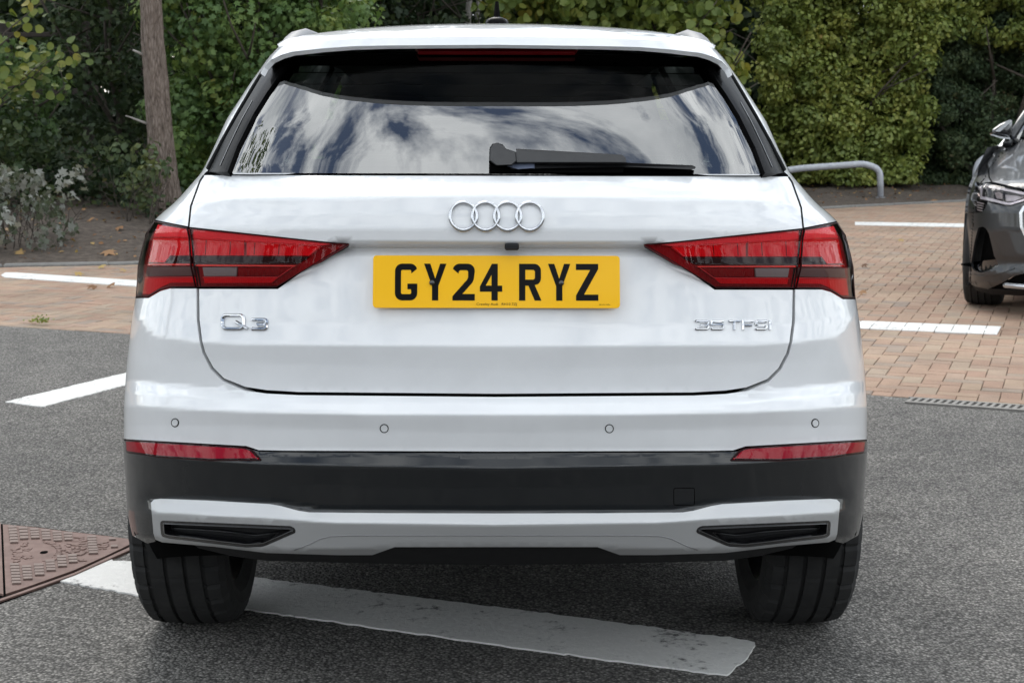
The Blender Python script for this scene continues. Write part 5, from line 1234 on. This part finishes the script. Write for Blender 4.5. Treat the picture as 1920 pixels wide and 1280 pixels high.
# leaf litter and fallen leaves
x = RNG.uniform(-12, -1, 60000); y = RNG.uniform(10, 19, 60000); dd = np.interp(x, kp[:, 0], kp[:, 1]); k = (y-dd > 2.0+RNG.normal(0, .35, len(x))) & (np.sin(x*2.1+1)+np.sin(y*2.7+x) > -.6); x, y = x[k][:9000], y[k][:9000]
P_ = np.stack([x, y, [bed_z(a, b)+.02+.10*abs(RNG.normal()) for a, b in zip(x, y)]], 1)
tag(leaf_mesh('ground_cover', P_, RNG.normal(0, .5, P_.shape)+[0, -.3, 1], RNG.uniform(.04, .09, len(P_)), RNG.random(len(P_)), 'oval', M['lf_dark']), 'straggly dark green ground cover on the bank at the left', kind='stuff')
n = 2600; x = RNG.uniform(-12, 16, n*4); y = RNG.uniform(9, 24, n*4); dd = np.array([kerb_dist(a, b) for a, b in zip(x, y)]); k = (dd > .25) & (dd < 5); x, y = x[k][:n], y[k][:n]
P_ = np.stack([x, y, [bed_z(a, b)+.012 for a, b in zip(x, y)]], 1); N_ = RNG.normal(0, .35, P_.shape)+[0, 0, 1]
lo_ = leaf_mesh('leaf_litter', P_, N_, RNG.uniform(.025, .06, len(P_)), RNG.random(len(P_))*.8, 'oval', M['lf_dry']); tag(lo_, 'small dry leaves and crumbs scattered over the bare soil', kind='stuff')
def fallen(u, v, size, tint, where, label, group):
    g_ = gp(u, v)
    if where == 'bed':
        z = .1
        for _ in range(6): g_ = gp(u, v, z); z = bed_z(g_.x, g_.y)
    g_.z = (bed_z(g_.x, g_.y) if where == 'bed' else .004)+.018
    o = leaf_mesh('fallen_leaf', np.array([[0, 0, 0.]]), np.array([[RNG.normal(0, .25), -.35, 1]]), np.array([size]), np.array([tint]), 'star', M['lf_dry'])
    o.location = g_; tag(o, label, 'leaf', group)
FL = [(37, 477, .13, .7, 'bed', 'orange dry leaf on the bare soil below the silvery shrub'), (156, 439, .12, .8, 'bed', 'yellow leaf lying on the soil just right of the silvery shrub'),
 (204, 436, .14, .2, 'bed', 'reddish brown leaf on the soil under the pale shrub'), (203, 464, .2, .55, 'bed', 'largest tan dry leaf on the middle of the bare soil strip'),
 (172, 480, .13, .6, 'bed', 'tan leaf on the soil close to the kerb, between two others'), (225, 487, .15, .45, 'bed', 'bright orange leaf on the soil at the kerb beside the tail light'),
 (113, 452, .13, .9, 'bed', 'pinkish pale leaf at the lower right edge of the silvery shrub'), (250, 443, .12, 1, 'bed', 'pale curled leaf on the soil nearest to the tail light'),
 (18, 489, .1, .95, 'bed', 'small pale leaf on the soil at the picture edge by the kerb'), (66, 482, .08, .9, 'bed', 'small pale leaf on the soil right of the orange one'), (105, 480, .08, .85, 'bed', 'small yellowish leaf on the soil above the white bay line'),
 (148, 518, .11, .75, 'pave', 'yellow leaf lying on the white bay line left of the car'), (191, 504, .11, .8, 'pave', 'pale yellow leaf on the paving just above the white bay line'), (208, 540, .12, .4, 'pave', 'orange leaf on the paving just below the white bay line'),
 (173, 543, .11, .3, 'pave', 'faded red leaf on the paving below the white bay line, farther from the car'), (231, 511, .09, .9, 'pave', 'small pale leaf on the paving closest to the left tail light'),
 (1621, 502, .09, .1, 'pave', 'small dark brown leaf on the block paving beside the right tail light'), (1689, 454, .10, .85, 'pave', 'yellowish leaf on the paving below the far white bay line'), (1617, 553, .10, .5, 'pave', 'orange leaf on the paving at the lower corner of the right tail light'),
 (1752, 379, .16, .6, 'pave', 'tan leaf on the far kerb left of the dark grey car')]
for u, v, a, t, w, lb in FL: fallen(u, v, a*.8, t, w, lb, 'fallen leaves')
w0 = gp(76, 610); e = empty('weed_tuft', (w0.x, w0.y, 0), label='small green weed growing at the edge of the asphalt', cat='weed')
P_ = np.array([(w0.x+RNG.normal(0, .035), w0.y+RNG.normal(0, .02), .02+abs(RNG.normal(0, .02))) for _ in range(70)]); leaf_mesh('foliage', P_, RNG.normal(0, .6, P_.shape)+[0, -.3, 1], RNG.uniform(.012, .028, 70), RNG.random(70), 'oval', M['lf_small'], e, e.location)

# the building across the yard, behind the viewer, that the glossy paint mirrors
bd = empty('showroom_building', (6, -22, 0), label='low grey showroom with a row of tall glazed bays behind the viewer', cat='building')
M['clad'] = grainy('grey_cladding', [(.3, (.26, .27, .28)), (.7, (.33, .34, .35))], 3, .5, .05)
MB().box((6, -25, 2.1), (22, 6, 4.2)).build('wall', M['clad'], bd); MB().box((6, -24.6, 4.35), (23.2, 7.6, .3)).build('roof', M['plastic_grey'], bd)
for k in range(11):
    x = -3.9+k*1.98
    f = MB().box((x, -21.98, 1.75), (1.86, .10, 3.3)).build('window', M['plastic_grey'], bd); MB().box((x, -21.90, 1.75), (1.72, .06, 3.16)).build('pane', M['glass_dark'], f)
